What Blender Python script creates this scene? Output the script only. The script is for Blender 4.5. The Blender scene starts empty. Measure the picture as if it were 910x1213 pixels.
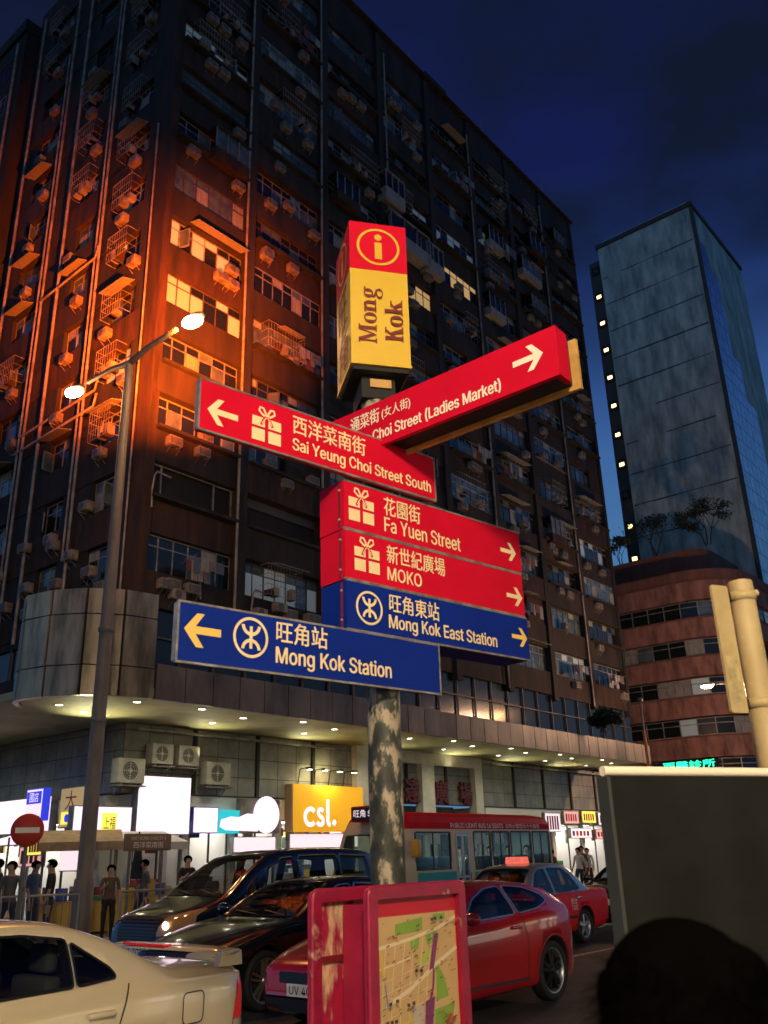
import bpy, bmesh, math, random
import numpy as np
from math import sin, cos, pi, radians, sqrt, atan2
from mathutils import Vector, Matrix
from mathutils.bvhtree import BVHTree

random.seed(7)
scene = bpy.context.scene
COL = scene.collection

# ------------------------------------------------------------------ camera, sky, light, exposure
cam_data = bpy.data.cameras.new('camera')
cam = bpy.data.objects.new('camera', cam_data); COL.objects.link(cam)
cam_data.sensor_fit = 'VERTICAL'; cam_data.sensor_height = 24.0; cam_data.lens = 24.0*1052/1213
cam_data.clip_start = 0.05; cam_data.clip_end = 3000
cam.location = (0, 0, 1.70)
cam.rotation_euler = (Matrix.Rotation(radians(90+21.2), 3, 'X') @ Matrix.Rotation(radians(-1.7), 3, 'Z')).to_euler()
cam_data.dof.use_dof = True; cam_data.dof.focus_distance = 9.0; cam_data.dof.aperture_fstop = 3.0
scene.camera = cam

scene.view_settings.view_transform = 'Standard'; scene.view_settings.look = 'None'
scene.view_settings.exposure = 0.0; scene.view_settings.gamma = 1.0
scene.render.engine = 'CYCLES'
scene.cycles.use_denoising = True
scene.cycles.max_bounces = 6; scene.cycles.diffuse_bounces = 3; scene.cycles.glossy_bounces = 3
scene.cycles.transmission_bounces = 4; scene.cycles.transparent_max_bounces = 8
scene.cycles.caustics_reflective = False; scene.cycles.caustics_refractive = False
scene.cycles.sample_clamp_indirect = 4.0

SKY_STRENGTH = 1.0
world = bpy.data.worlds.new('World'); scene.world = world; world.use_nodes = True
nt = world.node_tree; nt.nodes.clear()
def _n(t, **k):
    n = nt.nodes.new(t)
    for a, b in k.items(): setattr(n, a, b)
    return n
out = _n('ShaderNodeOutputWorld'); bg = _n('ShaderNodeBackground'); bg.inputs[1].default_value = SKY_STRENGTH
tc = _n('ShaderNodeTexCoord'); sep = _n('ShaderNodeSeparateXYZ'); nt.links.new(tc.outputs['Generated'], sep.inputs[0])
ramp = _n('ShaderNodeValToRGB'); nt.links.new(sep.outputs['Z'], ramp.inputs[0])
r = ramp.color_ramp; r.elements[0].position = 0.0; r.elements[0].color = (0.10, 0.20, 0.36, 1)
r.elements[1].position = 1.0; r.elements[1].color = (0.004, 0.008, 0.012, 1)
for p, c in ((0.30, (0.065, 0.175, 0.36, 1)), (0.46, (0.037, 0.105, 0.33, 1)), (0.56, (0.014, 0.036, 0.165, 1)), (0.66, (0.0075, 0.0125, 0.095, 1)), (0.76, (0.006, 0.011, 0.060, 1)), (0.86, (0.0055, 0.010, 0.026, 1))):
    e = r.elements.new(p); e.color = c
mp = _n('ShaderNodeMapping'); mp.inputs['Scale'].default_value = (2.2, 2.2, 4.2); mp.inputs['Location'].default_value = (0.35, 0.2, 0.55)
nt.links.new(tc.outputs['Generated'], mp.inputs[0])
cn = _n('ShaderNodeTexNoise'); cn.inputs['Scale'].default_value = 1.35; cn.inputs['Detail'].default_value = 5; cn.inputs['Roughness'].default_value = 0.5
nt.links.new(mp.outputs[0], cn.inputs['Vector'])
cr = _n('ShaderNodeValToRGB'); cr.color_ramp.elements[0].position = 0.36; cr.color_ramp.elements[1].position = 0.58
nt.links.new(cn.outputs['Fac'], cr.inputs[0])
hz = _n('ShaderNodeMapRange'); hz.inputs[1].default_value = 0.40; hz.inputs[2].default_value = 0.60     # clouds only overhead
nt.links.new(sep.outputs['Z'], hz.inputs[0])
mul = _n('ShaderNodeMath', operation='MULTIPLY'); nt.links.new(cr.outputs[0], mul.inputs[0]); nt.links.new(hz.outputs[0], mul.inputs[1])
mul2 = _n('ShaderNodeMath', operation='MULTIPLY'); nt.links.new(mul.outputs[0], mul2.inputs[0]); mul2.inputs[1].default_value = 0.85
mx = _n('ShaderNodeMixRGB'); nt.links.new(mul2.outputs[0], mx.inputs[0]); nt.links.new(ramp.outputs[0], mx.inputs[1]); mx.inputs[2].default_value = (0.0055, 0.0095, 0.016, 1)
sky = _n('ShaderNodeTexSky'); sky.sky_type = 'NISHITA'; sky.sun_disc = False
sky.sun_elevation = radians(-6); sky.sun_rotation = radians(75)
add = _n('ShaderNodeMixRGB', blend_type='ADD'); add.inputs[0].default_value = 0.05
nt.links.new(mx.outputs[0], add.inputs[1]); nt.links.new(sky.outputs[0], add.inputs[2])
nt.links.new(add.outputs[0], bg.inputs[0]); nt.links.new(bg.outputs[0], out.inputs[0])

def light(name, kind, loc, energy, color, size=0.2, direction=None, spot=None, blend=0.5, parent=None):
    d = bpy.data.lights.new(name, kind); d.energy = energy; d.color = color
    if kind == 'SUN': d.angle = size
    elif kind == 'AREA': d.size = size
    else: d.shadow_soft_size = size
    if kind == 'SPOT': d.spot_size = spot; d.spot_blend = blend
    o = bpy.data.objects.new(name, d); COL.objects.link(o); o.location = loc
    if direction is not None:
        o.rotation_euler = Vector(direction).to_track_quat('-Z', 'Y').to_euler()
    if parent: o.parent = parent
    return o
# last glow of dusk: one faint wide sun from the low left
AFTERGLOW = light('dusk_sun', 'SUN', (0, 0, 80), 0.035, (0.45, 0.75, 1.0), radians(40), (0.85, 0.45, -0.45))

# ------------------------------------------------------------------ helpers
AZ = radians(39.5); A = pi/2 - AZ
Uv = Vector((sin(AZ), cos(AZ), 0)); Vv = Vector((-cos(AZ), sin(AZ), 0))
def W(u, v, z=0.0): return Uv*u + Vv*v + Vector((0, 0, z))

MATS = {}
def mat(name, col, rough=0.6, metal=0.0, col2=None, scale=4.0, stretch=(1, 1, 1), lo=0.4, hi=0.62, emit=None, strength=0.0,
        coat=0.0, bump=0.0, spec=0.5, detail=6, third=None):
    if name in MATS: return MATS[name]
    m = bpy.data.materials.new(name); m.use_nodes = True; t = m.node_tree; b = t.nodes['Principled BSDF']
    b.inputs['Base Color'].default_value = (*col, 1); b.inputs['Roughness'].default_value = rough; b.inputs['Metallic'].default_value = metal
    b.inputs['Coat Weight'].default_value = coat; b.inputs['Coat Roughness'].default_value = 0.06
    b.inputs['Specular IOR Level'].default_value = spec
    if emit is not None:
        b.inputs['Emission Color'].default_value = (*emit, 1); b.inputs['Emission Strength'].default_value = strength
    if col2 is not None or bump:
        c = t.nodes.new('ShaderNodeTexCoord'); mp = t.nodes.new('ShaderNodeMapping'); mp.inputs['Scale'].default_value = stretch
        n = t.nodes.new('ShaderNodeTexNoise'); n.inputs['Scale'].default_value = scale; n.inputs['Detail'].default_value = detail; n.inputs['Roughness'].default_value = 0.62
        t.links.new(c.outputs['Object'], mp.inputs[0]); t.links.new(mp.outputs[0], n.inputs['Vector'])
        if col2 is not None:
            r = t.nodes.new('ShaderNodeValToRGB'); r.color_ramp.elements[0].position = lo; r.color_ramp.elements[1].position = hi
            r.color_ramp.elements[0].color = (*col, 1); r.color_ramp.elements[1].color = (*col2, 1)
            if third: e = r.color_ramp.elements.new(min(0.98, hi+0.08)); e.color = (*third, 1)
            t.links.new(n.outputs['Fac'], r.inputs[0]); t.links.new(r.outputs[0], b.inputs['Base Color'])
        if bump:
            bp = t.nodes.new('ShaderNodeBump'); bp.inputs['Strength'].default_value = bump; bp.inputs['Distance'].default_value = 0.02
            t.links.new(n.outputs['Fac'], bp.inputs['Height']); t.links.new(bp.outputs[0], b.inputs['Normal'])
    MATS[name] = m
    return m
def tiles(name, col, col2, joint, tw, th, rough=0.5, axis='xz', mortar=0.02, offset=0.0, metal=0.0):
    m = bpy.data.materials.new(name); m.use_nodes = True; t = m.node_tree; b = t.nodes['Principled BSDF']; b.inputs['Roughness'].default_value = rough; b.inputs['Metallic'].default_value = metal
    c = t.nodes.new('ShaderNodeTexCoord'); s = t.nodes.new('ShaderNodeSeparateXYZ'); k = t.nodes.new('ShaderNodeCombineXYZ')
    t.links.new(c.outputs['Object'], s.inputs[0])
    if axis == 'xz':
        ad = t.nodes.new('ShaderNodeMath'); t.links.new(s.outputs['X'], ad.inputs[0]); t.links.new(s.outputs['Y'], ad.inputs[1])
        t.links.new(ad.outputs[0], k.inputs['X']); t.links.new(s.outputs['Z'], k.inputs['Y'])
    else:
        t.links.new(s.outputs['X'], k.inputs['X']); t.links.new(s.outputs['Y'], k.inputs['Y'])
    br = t.nodes.new('ShaderNodeTexBrick'); br.offset = offset; br.inputs['Scale'].default_value = 1.0
    br.inputs['Brick Width'].default_value = tw; br.inputs['Row Height'].default_value = th; br.inputs['Mortar Size'].default_value = mortar
    br.inputs['Mortar Smooth'].default_value = 0.2
    br.inputs['Color1'].default_value = (*col, 1); br.inputs['Color2'].default_value = (*col2, 1); br.inputs['Mortar'].default_value = (*joint, 1)
    t.links.new(k.outputs[0], br.inputs['Vector'])
    n = t.nodes.new('ShaderNodeTexNoise'); n.inputs['Scale'].default_value = 1.3; n.inputs['Detail'].default_value = 7; n.inputs['Roughness'].default_value = 0.65
    t.links.new(c.outputs['Object'], n.inputs['Vector'])
    r = t.nodes.new('ShaderNodeValToRGB'); r.color_ramp.elements[0].position = 0.3; r.color_ramp.elements[0].color = (0.42, 0.42, 0.40, 1); r.color_ramp.elements[1].position = 0.65; r.color_ramp.elements[1].color = (1, 1, 1, 1)
    t.links.new(n.outputs['Fac'], r.inputs[0])
    x = t.nodes.new('ShaderNodeMixRGB'); x.blend_type = 'MULTIPLY'; x.inputs[0].default_value = 0.9
    t.links.new(br.outputs['Color'], x.inputs[1]); t.links.new(r.outputs[0], x.inputs[2]); t.links.new(x.outputs[0], b.inputs['Base Color'])
    return m
def emat(name, col, strength):
    return mat(name, (col[0]*0.5, col[1]*0.5, col[2]*0.5), 0.4, emit=col, strength=strength)
def glassy(name, tint, amount):
    """clear tinted glass: part see-through, part mirror"""
    m = bpy.data.materials.new(name); m.use_nodes = True; t = m.node_tree; t.nodes.remove(t.nodes['Principled BSDF'])
    o = t.nodes['Material Output']; a = t.nodes.new('ShaderNodeBsdfTransparent'); a.inputs[0].default_value = (*tint, 1)
    g = t.nodes.new('ShaderNodeBsdfGlossy'); g.inputs['Roughness'].default_value = 0.03
    f = t.nodes.new('ShaderNodeLayerWeight'); f.inputs['Blend'].default_value = 0.5
    p5 = t.nodes.new('ShaderNodeMath'); p5.operation = 'POWER'; p5.inputs[1].default_value = 4.0; t.links.new(f.outputs['Facing'], p5.inputs[0])
    ad = t.nodes.new('ShaderNodeMath'); ad.operation = 'MULTIPLY_ADD'; ad.inputs[1].default_value = 0.9; ad.inputs[2].default_value = 0.05; ad.use_clamp = True; t.links.new(p5.outputs[0], ad.inputs[0])
    mxs = t.nodes.new('ShaderNodeMixShader'); t.links.new(ad.outputs[0], mxs.inputs[0]); t.links.new(a.outputs[0], mxs.inputs[1]); t.links.new(g.outputs[0], mxs.inputs[2])
    t.links.new(mxs.outputs[0], o.inputs[0])
    return m

FONT = None
try:
    import os
    FONT = bpy.data.fonts.load(os.path.join(bpy.utils.system_resource('DATAFILES', path='fonts'), 'Inter.woff2'))    # sans lettering bundled with Blender
except Exception: FONT = None
class MB:
    """mesh collector: boxes, bars, tubes, sheets, lettering -> one mesh object"""
    def __init__(self): self.v = []; self.f = []; self.m = []; self.s = []; self.mats = []
    def mi(self, m):
        if m not in self.mats: self.mats.append(m)
        return self.mats.index(m)
    def add(self, vs, fs, m, smooth=False, M=None):
        o = len(self.v); i = self.mi(m)
        for p in vs:
            p = Vector(p); self.v.append(M @ p if M is not None else p)
        for f in fs: self.f.append([o+k for k in f]); self.m.append(i); self.s.append(smooth)
        return self
    def box(self, x0, x1, y0, y1, z0, z1, m, M=None, bev=0.0):
        if bev > 0:
            bm = bmesh.new(); bmesh.ops.create_cube(bm, size=1)
            for v in bm.verts: v.co = Vector(((x0+x1)/2+v.co.x*(x1-x0), (y0+y1)/2+v.co.y*(y1-y0), (z0+z1)/2+v.co.z*(z1-z0)))
            bmesh.ops.bevel(bm, geom=bm.edges[:], offset=bev, segments=2, affect='EDGES', profile=0.5)
            self.bm(bm, m, True, M); return self
        vs = [(x0,y0,z0),(x1,y0,z0),(x1,y1,z0),(x0,y1,z0),(x0,y0,z1),(x1,y0,z1),(x1,y1,z1),(x0,y1,z1)]
        return self.add(vs, [(0,3,2,1),(4,5,6,7),(0,1,5,4),(1,2,6,5),(2,3,7,6),(3,0,4,7)], m, False, M)
    def bm(self, bm, m, smooth=False, M=None):
        bm.verts.index_update(); vs = [v.co.copy() for v in bm.verts]; fs = [[v.index for v in f.verts] for f in bm.faces]
        self.add(vs, fs, m, smooth, M); bm.free(); return self
    def quad(self, pts, m, M=None): return self.add(pts, [tuple(range(len(pts)))], m, False, M)
    def tube(self, pts, r, m, n=10, caps=True, smooth=True, M=None):
        pts = [Vector(p) for p in pts]; rs = r if isinstance(r, (list, tuple)) else [r]*len(pts)
        vs = []; fs = []; up = None
        for i, p in enumerate(pts):
            d = (pts[min(i+1, len(pts)-1)]-pts[max(i-1, 0)]).normalized()
            if up is None:
                a = Vector((0,0,1)) if abs(d.z) < 0.9 else Vector((1,0,0)); x = d.cross(a).normalized()
            else: x = (up - d*up.dot(d)).normalized()
            up = x; y = d.cross(x)
            for k in range(n): vs.append(p + (x*cos(2*pi*k/n)+y*sin(2*pi*k/n))*rs[i])
        for i in range(len(pts)-1):
            for k in range(n): fs.append((i*n+k, i*n+(k+1) % n, (i+1)*n+(k+1) % n, (i+1)*n+k))
        self.add(vs, fs, m, smooth, M)
        if caps:
            e = len(pts)-1
            self.add(vs[:n], [tuple(range(n))[::-1]], m, False, M); self.add(vs[e*n:], [tuple(range(n))], m, False, M)
        return self
    def lathe(self, prof, m, n=24, M=None, axis='z', smooth=True):
        vs = []; fs = []
        for (r, h) in prof:
            for k in range(n):
                a = 2*pi*k/n
                vs.append((r*cos(a), r*sin(a), h) if axis == 'z' else (r*cos(a), h, r*sin(a)))
        L = len(prof)
        for i in range(L-1):
            for k in range(n):
                q = (i*n+k, i*n+(k+1) % n, (i+1)*n+(k+1) % n, (i+1)*n+k)
                fs.append(q if axis == 'z' else q[::-1])
        return self.add(vs, fs, m, smooth, M)
    def prism(self, poly, h0, h1, m, plane='xy', M=None, side=None):
        """poly extruded; plane 'xz': poly in x,z and depth along y"""
        n = len(poly); f = (lambda p, h: (p[0], p[1], h)) if plane == 'xy' else (lambda p, h: (p[0], h, p[1]))
        vs = [f(p, h0) for p in poly]+[f(p, h1) for p in poly]
        fl = plane != 'xy'
        a = [tuple(range(n))[::-1], tuple(range(n, 2*n))]; s = [(k, (k+1) % n, n+(k+1) % n, n+k) for k in range(n)]
        if fl: a = [q[::-1] for q in a]; s = [q[::-1] for q in s]
        self.add(vs, a, m, False, M); self.add(vs, s, side or m, False, M); return self
    def text(self, body, x0, x1, z0, z1, y, m, M=None, bold=0.0, keep=False, align='l', res=3, thick=0.0):
        """flat lettering in the x-z plane at depth y facing -y, fitted to the box"""
        cu = bpy.data.curves.new('txt', 'FONT'); cu.body = body
        if FONT and all(ord(c) < 128 for c in body): cu.font = FONT
        cu.resolution_u = res; cu.extrude = thick
        o = bpy.data.objects.new('txt', cu); COL.objects.link(o)
        dg = bpy.context.evaluated_depsgraph_get(); co = []; faces = []
        def take(ob, lift):
            me = bpy.data.meshes.new_from_object(ob.evaluated_get(bpy.context.evaluated_depsgraph_get())); n0 = len(co)
            co.extend(Vector((v.co.x, v.co.y, v.co.z+lift)) for v in me.vertices); faces.extend(tuple(n0+k for k in p.vertices) for p in me.polygons); bpy.data.meshes.remove(me)
        if FONT and cu.font == FONT and ('K' in body or 'k' in body):        # the strokes of a K overlap in this font: fill its outlines one by one
            def outlines(ob):
                r_ = []
                for sp_ in ob.to_curve(bpy.context.evaluated_depsgraph_get()).splines:
                    r_.append([(q.co.copy(), q.handle_left.copy(), q.handle_right.copy()) for q in sp_.bezier_points])
                ob.to_curve_clear(); return r_
            def letters(txt):
                c3 = bpy.data.curves.new('g', 'FONT'); c3.font = FONT; c3.body = txt; c3.resolution_u = res; o3 = bpy.data.objects.new('g', c3); COL.objects.link(o3); return o3, c3
            allo = outlines(o); k = 0; segs = []
            for ch in body:
                n_ = 0
                if ch != ' ':
                    o3, c3 = letters(ch); n_ = len(outlines(o3)); bpy.data.objects.remove(o3); bpy.data.curves.remove(c3)
                if ch in 'Kk': segs.append([ch, list(range(k, k+n_))])
                elif segs and segs[-1][0] not in ('K', 'k'): segs[-1][0] += ch; segs[-1][1] += range(k, k+n_)
                else: segs.append([ch, list(range(k, k+n_))])
                k += n_
            for txt, ids in segs:
                if not ids: continue
                if txt in ('K', 'k'):
                    for q, i in enumerate(ids):
                        c2 = bpy.data.curves.new('g', 'CURVE'); c2.dimensions = '2D'; c2.fill_mode = 'BOTH'; c2.resolution_u = res
                        ns = c2.splines.new('BEZIER'); ns.bezier_points.add(len(allo[i])-1); ns.use_cyclic_u = True
                        for a_, d_ in zip(allo[i], ns.bezier_points): d_.handle_left_type = d_.handle_right_type = 'FREE'; d_.co = a_[0]; d_.handle_left = a_[1]; d_.handle_right = a_[2]
                        o2 = bpy.data.objects.new('g', c2); COL.objects.link(o2); take(o2, 0.0012*q); bpy.data.objects.remove(o2); bpy.data.curves.remove(c2)
                else:
                    o3, c3 = letters(txt.strip()); n0 = len(co); take(o3, 0.0); mine = min(p[0].x for i_ in outlines(o3) for p in i_); want = min(p[0].x for i in ids for p in allo[i])
                    for q in co[n0:]: q.x += want-mine
                    bpy.data.objects.remove(o3); bpy.data.curves.remove(c3)
        else: take(o, 0.0)
        bpy.data.objects.remove(o); bpy.data.curves.remove(cu)
        if not co: return self
        ax = min(c.x for c in co); bx = max(c.x for c in co); ay = min(c.y for c in co); by = max(c.y for c in co)
        sx = (x1-x0)/(bx-ax); sz = (z1-z0)/(by-ay)
        if keep: sx = min(sx, sz)
        vs = [(x0+(c.x-ax)*sx, y-c.z*sx, z0+(c.y-ay)*sz) for c in co]
        fs = faces; self.add(vs, fs, m, False, M)
        if bold > 0:                                                         # heavier weight: struck again, a hair to each side
            k = bold*(z1-z0)*0.9
            for i, (dx, dz) in enumerate(((k, 0), (-k, 0), (0, k*.5), (0, -k*.5))): self.add([(q[0]+dx, q[1]-0.00025*(i+1), q[2]+dz) for q in vs], fs, m, False, M)
        return self
    def ring(self, cx, cz, r0, r1, y, m, a0=0, a1=2*pi, n=40, M=None, sx=1.0):
        vs = []; fs = []
        for k in range(n+1):
            a = a0+(a1-a0)*k/n
            vs += [(cx+r0*cos(a)*sx, y, cz+r0*sin(a)), (cx+r1*cos(a)*sx, y, cz+r1*sin(a))]
        for k in range(n): fs.append((2*k, 2*k+1, 2*k+3, 2*k+2)[::-1])
        return self.add(vs, fs, m, False, M)
    def disc(self, cx, cz, r, y, m, n=32, M=None, sx=1.0):
        return self.add([(cx+r*cos(-2*pi*k/n)*sx, y, cz+r*sin(-2*pi*k/n)) for k in range(n)], [tuple(range(n))[::-1]], m, False, M)
    def flat(self, poly, y, m, M=None): return self.add([(p[0], y, p[1]) for p in poly], [tuple(range(len(poly)))], m, False, M)
    def stroke(self, pts, w, y, m, M=None):
        """polyline with width in the x-z plane"""
        k = len(pts); vs = []; fs = []
        ws = w if isinstance(w, (list, tuple)) else [w]*k
        for i, p in enumerate(pts):
            a = pts[max(i-1, 0)]; b = pts[min(i+1, k-1)]; dx, dz = b[0]-a[0], b[1]-a[1]; l = math.hypot(dx, dz) or 1
            nx, nz = -dz/l, dx/l
            vs += [(p[0]+nx*ws[i]/2, y, p[1]+nz*ws[i]/2), (p[0]-nx*ws[i]/2, y, p[1]-nz*ws[i]/2)]
        for i in range(k-1): fs.append((2*i, 2*i+1, 2*i+3, 2*i+2))
        return self.add(vs, fs, m, False, M)
    def sphere(self, c, r, m, seg=16, rings=10, M=None, sc=(1, 1, 1)):
        bm = bmesh.new(); bmesh.ops.create_uvsphere(bm, u_segments=seg, v_segments=rings, radius=1)
        for v in bm.verts: v.co = Vector((c[0]+v.co.x*r*sc[0], c[1]+v.co.y*r*sc[1], c[2]+v.co.z*r*sc[2]))
        return self.bm(bm, m, True, M)
    def mesh(self, name):
        me = bpy.data.meshes.new(name); me.from_pydata([tuple(v) for v in self.v], [], self.f)
        for m in self.mats: me.materials.append(m)
        me.polygons.foreach_set('material_index', self.m); me.polygons.foreach_set('use_smooth', self.s); me.update()
        return me
    def build(self, name, parent=None, loc=None, rz=0.0):
        o = bpy.data.objects.new(name, self.mesh(name)); COL.objects.link(o)
        if parent: o.parent = parent
        if loc is not None: o.location = loc
        o.rotation_euler[2] = rz
        return o

def tag(o, label, cat, group=None, kind=None):
    o['label'] = label; o['category'] = cat
    if group: o['group'] = group
    if kind: o['kind'] = kind
    return o
def thing(name, label, cat, loc=(0, 0, 0), rz=0.0, group=None):
    o = bpy.data.objects.new(name, None); COL.objects.link(o); o.location = loc; o.rotation_euler[2] = rz; o.empty_display_size = 0.1
    return tag(o, label, cat, group)
def copy_tree(o, parent=None):
    c = o.copy(); COL.objects.link(c); c.parent = parent
    for ch in list(o.children): copy_tree(ch, c)
    return c
def rz(a, loc=(0, 0, 0)): return Matrix.Translation(Vector(loc)) @ Matrix.Rotation(a, 4, 'Z')
def pchip(pts):
    xs = np.array([p[0] for p in pts], float); ys = np.array([p[1] for p in pts], float)
    h = np.diff(xs); d = np.diff(ys)/h; m = np.zeros(len(xs)); m[0] = d[0]; m[-1] = d[-1]
    for i in range(1, len(xs)-1):
        if d[i-1]*d[i] > 0:
            w1 = 2*h[i]+h[i-1]; w2 = h[i]+2*h[i-1]; m[i] = (w1+w2)/(w1/d[i-1]+w2/d[i])
    def f(x):
        x = min(max(x, xs[0]), xs[-1]); i = int(min(max(np.searchsorted(xs, x)-1, 0), len(xs)-2)); t = (x-xs[i])/h[i]
        return float(ys[i]*(2*t**3-3*t**2+1)+h[i]*m[i]*(t**3-2*t**2+t)+ys[i+1]*(-2*t**3+3*t**2)+h[i]*m[i+1]*(t**3-t**2))
    return f
def round_poly(pts, r, n=4):
    o = []
    for i, p in enumerate(pts):
        p = Vector(p[:2]); a = Vector(pts[i-1][:2])-p; b = Vector(pts[(i+1) % len(pts)][:2])-p
        q = min(r, a.length*0.45, b.length*0.45); A0 = p+a.normalized()*q; B0 = p+b.normalized()*q
        for k in range(n+1):
            t = k/n; o.append(tuple(A0*(1-t)**2+p*2*t*(1-t)+B0*t*t))
    return o
def booled(me_list_base, cutters, name):
    """base mesh object minus cutter meshes (exact), returned as a new mesh"""
    base = bpy.data.objects.new('tmp', me_list_base); COL.objects.link(base); tmp = [base]
    for c in cutters:
        co = bpy.data.objects.new('tmpc', c); COL.objects.link(co); tmp.append(co)
        md = base.modifiers.new('b', 'BOOLEAN'); md.operation = 'DIFFERENCE'; md.object = co; md.solver = 'EXACT'; md.material_mode = 'TRANSFER'
    bpy.context.view_layer.update()
    me = bpy.data.meshes.new_from_object(base.evaluated_get(bpy.context.evaluated_depsgraph_get())); me.name = name
    for o in tmp: bpy.data.objects.remove(o)
    return me

# ------------------------------------------------------------------ materials
M_asphalt = mat('asphalt', (0.030, 0.034, 0.031), 0.55, col2=(0.065, 0.068, 0.062), scale=1.2, bump=0.15, detail=10, spec=0.4)
M_pave = tiles('paving', (0.16, 0.155, 0.145), (0.20, 0.19, 0.175), (0.07, 0.07, 0.065), 0.4, 0.4, 0.7, axis='xy', mortar=0.012)
M_kerb = mat('kerb_stone', (0.20, 0.20, 0.19), 0.75, col2=(0.28, 0.27, 0.25), scale=5)
M_paint = mat('road_paint', (0.55, 0.55, 0.50), 0.6, col2=(0.25, 0.25, 0.23), scale=9)
M_yel = mat('yellow_road_paint', (0.55, 0.40, 0.04), 0.6, col2=(0.25, 0.19, 0.05), scale=9)
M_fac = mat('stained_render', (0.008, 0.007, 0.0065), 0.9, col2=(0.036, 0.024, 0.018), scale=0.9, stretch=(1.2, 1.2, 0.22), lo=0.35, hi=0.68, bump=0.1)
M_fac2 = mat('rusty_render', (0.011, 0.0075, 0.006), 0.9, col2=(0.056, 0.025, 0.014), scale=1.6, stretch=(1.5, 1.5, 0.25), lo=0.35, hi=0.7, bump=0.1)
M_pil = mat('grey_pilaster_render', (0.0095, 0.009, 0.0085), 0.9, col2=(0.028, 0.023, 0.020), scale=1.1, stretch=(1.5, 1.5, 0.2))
M_room = mat('dark_room', (0.012, 0.012, 0.012), 0.95)
M_frame = mat('window_aluminium', (0.30, 0.31, 0.30), 0.5, metal=0.3, col2=(0.16, 0.15, 0.14), scale=3)
M_framed = mat('dark_window_frame', (0.06, 0.055, 0.05), 0.6)
M_glass = mat('dark_window_glass', (0.010, 0.014, 0.015), 0.16, spec=0.42)
M_glass2 = mat('pale_window_glass', (0.10, 0.14, 0.15), 0.18, spec=0.7, col2=(0.05, 0.07, 0.08), scale=1.5)
M_curt = mat('pale_curtain', (0.30, 0.30, 0.27), 0.9, col2=(0.17, 0.17, 0.16), scale=3, stretch=(5, 5, 0.4))
M_litw = emat('lit_window_warm', (1.0, 0.60, 0.22), 0.42)
M_litc = emat('lit_window_cool', (0.75, 0.95, 1.0), 0.045)
M_ac = mat('ac_casing', (0.24, 0.225, 0.195), 0.6, col2=(0.11, 0.095, 0.08), scale=3)
M_acn = mat('clean_ac_casing', (0.46, 0.44, 0.38), 0.6, col2=(0.34, 0.32, 0.27), scale=3)
M_acd = mat('ac_grille', (0.05, 0.05, 0.05), 0.6)
M_pipe = mat('old_pipe', (0.30, 0.28, 0.25), 0.6, col2=(0.18, 0.14, 0.10), scale=2)
M_pipew = mat('pale_pipe', (0.30, 0.28, 0.25), 0.5, col2=(0.15, 0.13, 0.10), scale=2)
M_soffit = mat('cream_soffit', (0.42, 0.40, 0.22), 0.7, col2=(0.27, 0.27, 0.15), scale=0.6)
M_fascia = mat('stained_fascia_panel', (0.16, 0.135, 0.105), 0.45, metal=0.25, col2=(0.055, 0.048, 0.040), scale=0.8, stretch=(1, 1, 0.4))
M_drum = mat('ribbed_fascia_metal', (0.38, 0.31, 0.19), 0.30, metal=0.6, col2=(0.13, 0.115, 0.075), scale=1.3, stretch=(1.6, 1.6, 0.3))
M_joint = mat('dark_joint', (0.02, 0.02, 0.02), 0.9)
M_tile = tiles('podium_tile', (0.20, 0.20, 0.175), (0.26, 0.25, 0.21), (0.06, 0.06, 0.05), 0.92, 0.62, 0.35, mortar=0.018)
M_port = mat('white_stone', (0.62, 0.60, 0.52), 0.5, col2=(0.50, 0.48, 0.40), scale=1.5)
M_down = emat('downlight_glow', (1.0, 0.93, 0.70), 14)
M_red = mat('sign_red', (0.62, 0.004, 0.028), 0.55, spec=0.12, col2=(0.52, 0.004, 0.022), scale=2.2, lo=0.35, hi=0.7)
M_blue = mat('sign_blue', (0.004, 0.022, 0.25), 0.55, spec=0.12, col2=(0.003, 0.018, 0.19), scale=2.2, lo=0.35, hi=0.7)
M_gold = mat('cream_lettering', (0.85, 0.66, 0.36), 0.5)
M_goldb = mat('gold_lettering', (0.80, 0.52, 0.12), 0.5)
M_cream = mat('pale_lettering', (0.88, 0.78, 0.60), 0.5)
M_edge = mat('sign_edge_metal', (0.42, 0.40, 0.36), 0.4, metal=0.6, col2=(0.22, 0.20, 0.18), scale=14)
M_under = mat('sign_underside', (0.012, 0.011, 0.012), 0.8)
M_back = mat('golden_plate', (0.60, 0.36, 0.10), 0.5, col2=(0.45, 0.25, 0.07), scale=8)
M_info = mat('info_yellow', (0.72, 0.47, 0.045), 0.42, col2=(0.60, 0.37, 0.03), scale=2.5, lo=0.3, hi=0.75)
M_infor = mat('info_maroon', (0.17, 0.012, 0.015), 0.5)
M_white = mat('white_plastic', (0.80, 0.79, 0.76), 0.4)
M_black = mat('black_plastic', (0.012, 0.012, 0.013), 0.4)
M_rubber = mat('tyre_rubber', (0.012, 0.012, 0.012), 0.75)
M_chrome = mat('chrome', (0.75, 0.74, 0.72), 0.12, metal=1.0)
M_alloy = mat('alloy_silver', (0.55, 0.55, 0.55), 0.3, metal=0.9)
M_carglass = glassy('car_glass', (0.50, 0.54, 0.54), 0.5)
M_cabin = mat('car_cabin', (0.016, 0.016, 0.017), 0.8)
M_tail = mat('tail_lamp_red', (0.55, 0.01, 0.01), 0.15, coat=1, emit=(1, 0.03, 0.02), strength=0.15)
M_lens = mat('lamp_lens', (0.55, 0.52, 0.48), 0.1, coat=1, spec=0.8)
M_skin = mat('skin', (0.42, 0.25, 0.17), 0.55)
M_hair = mat('black_hair', (0.0014, 0.0012, 0.0012), 0.9, spec=0.0)

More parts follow.
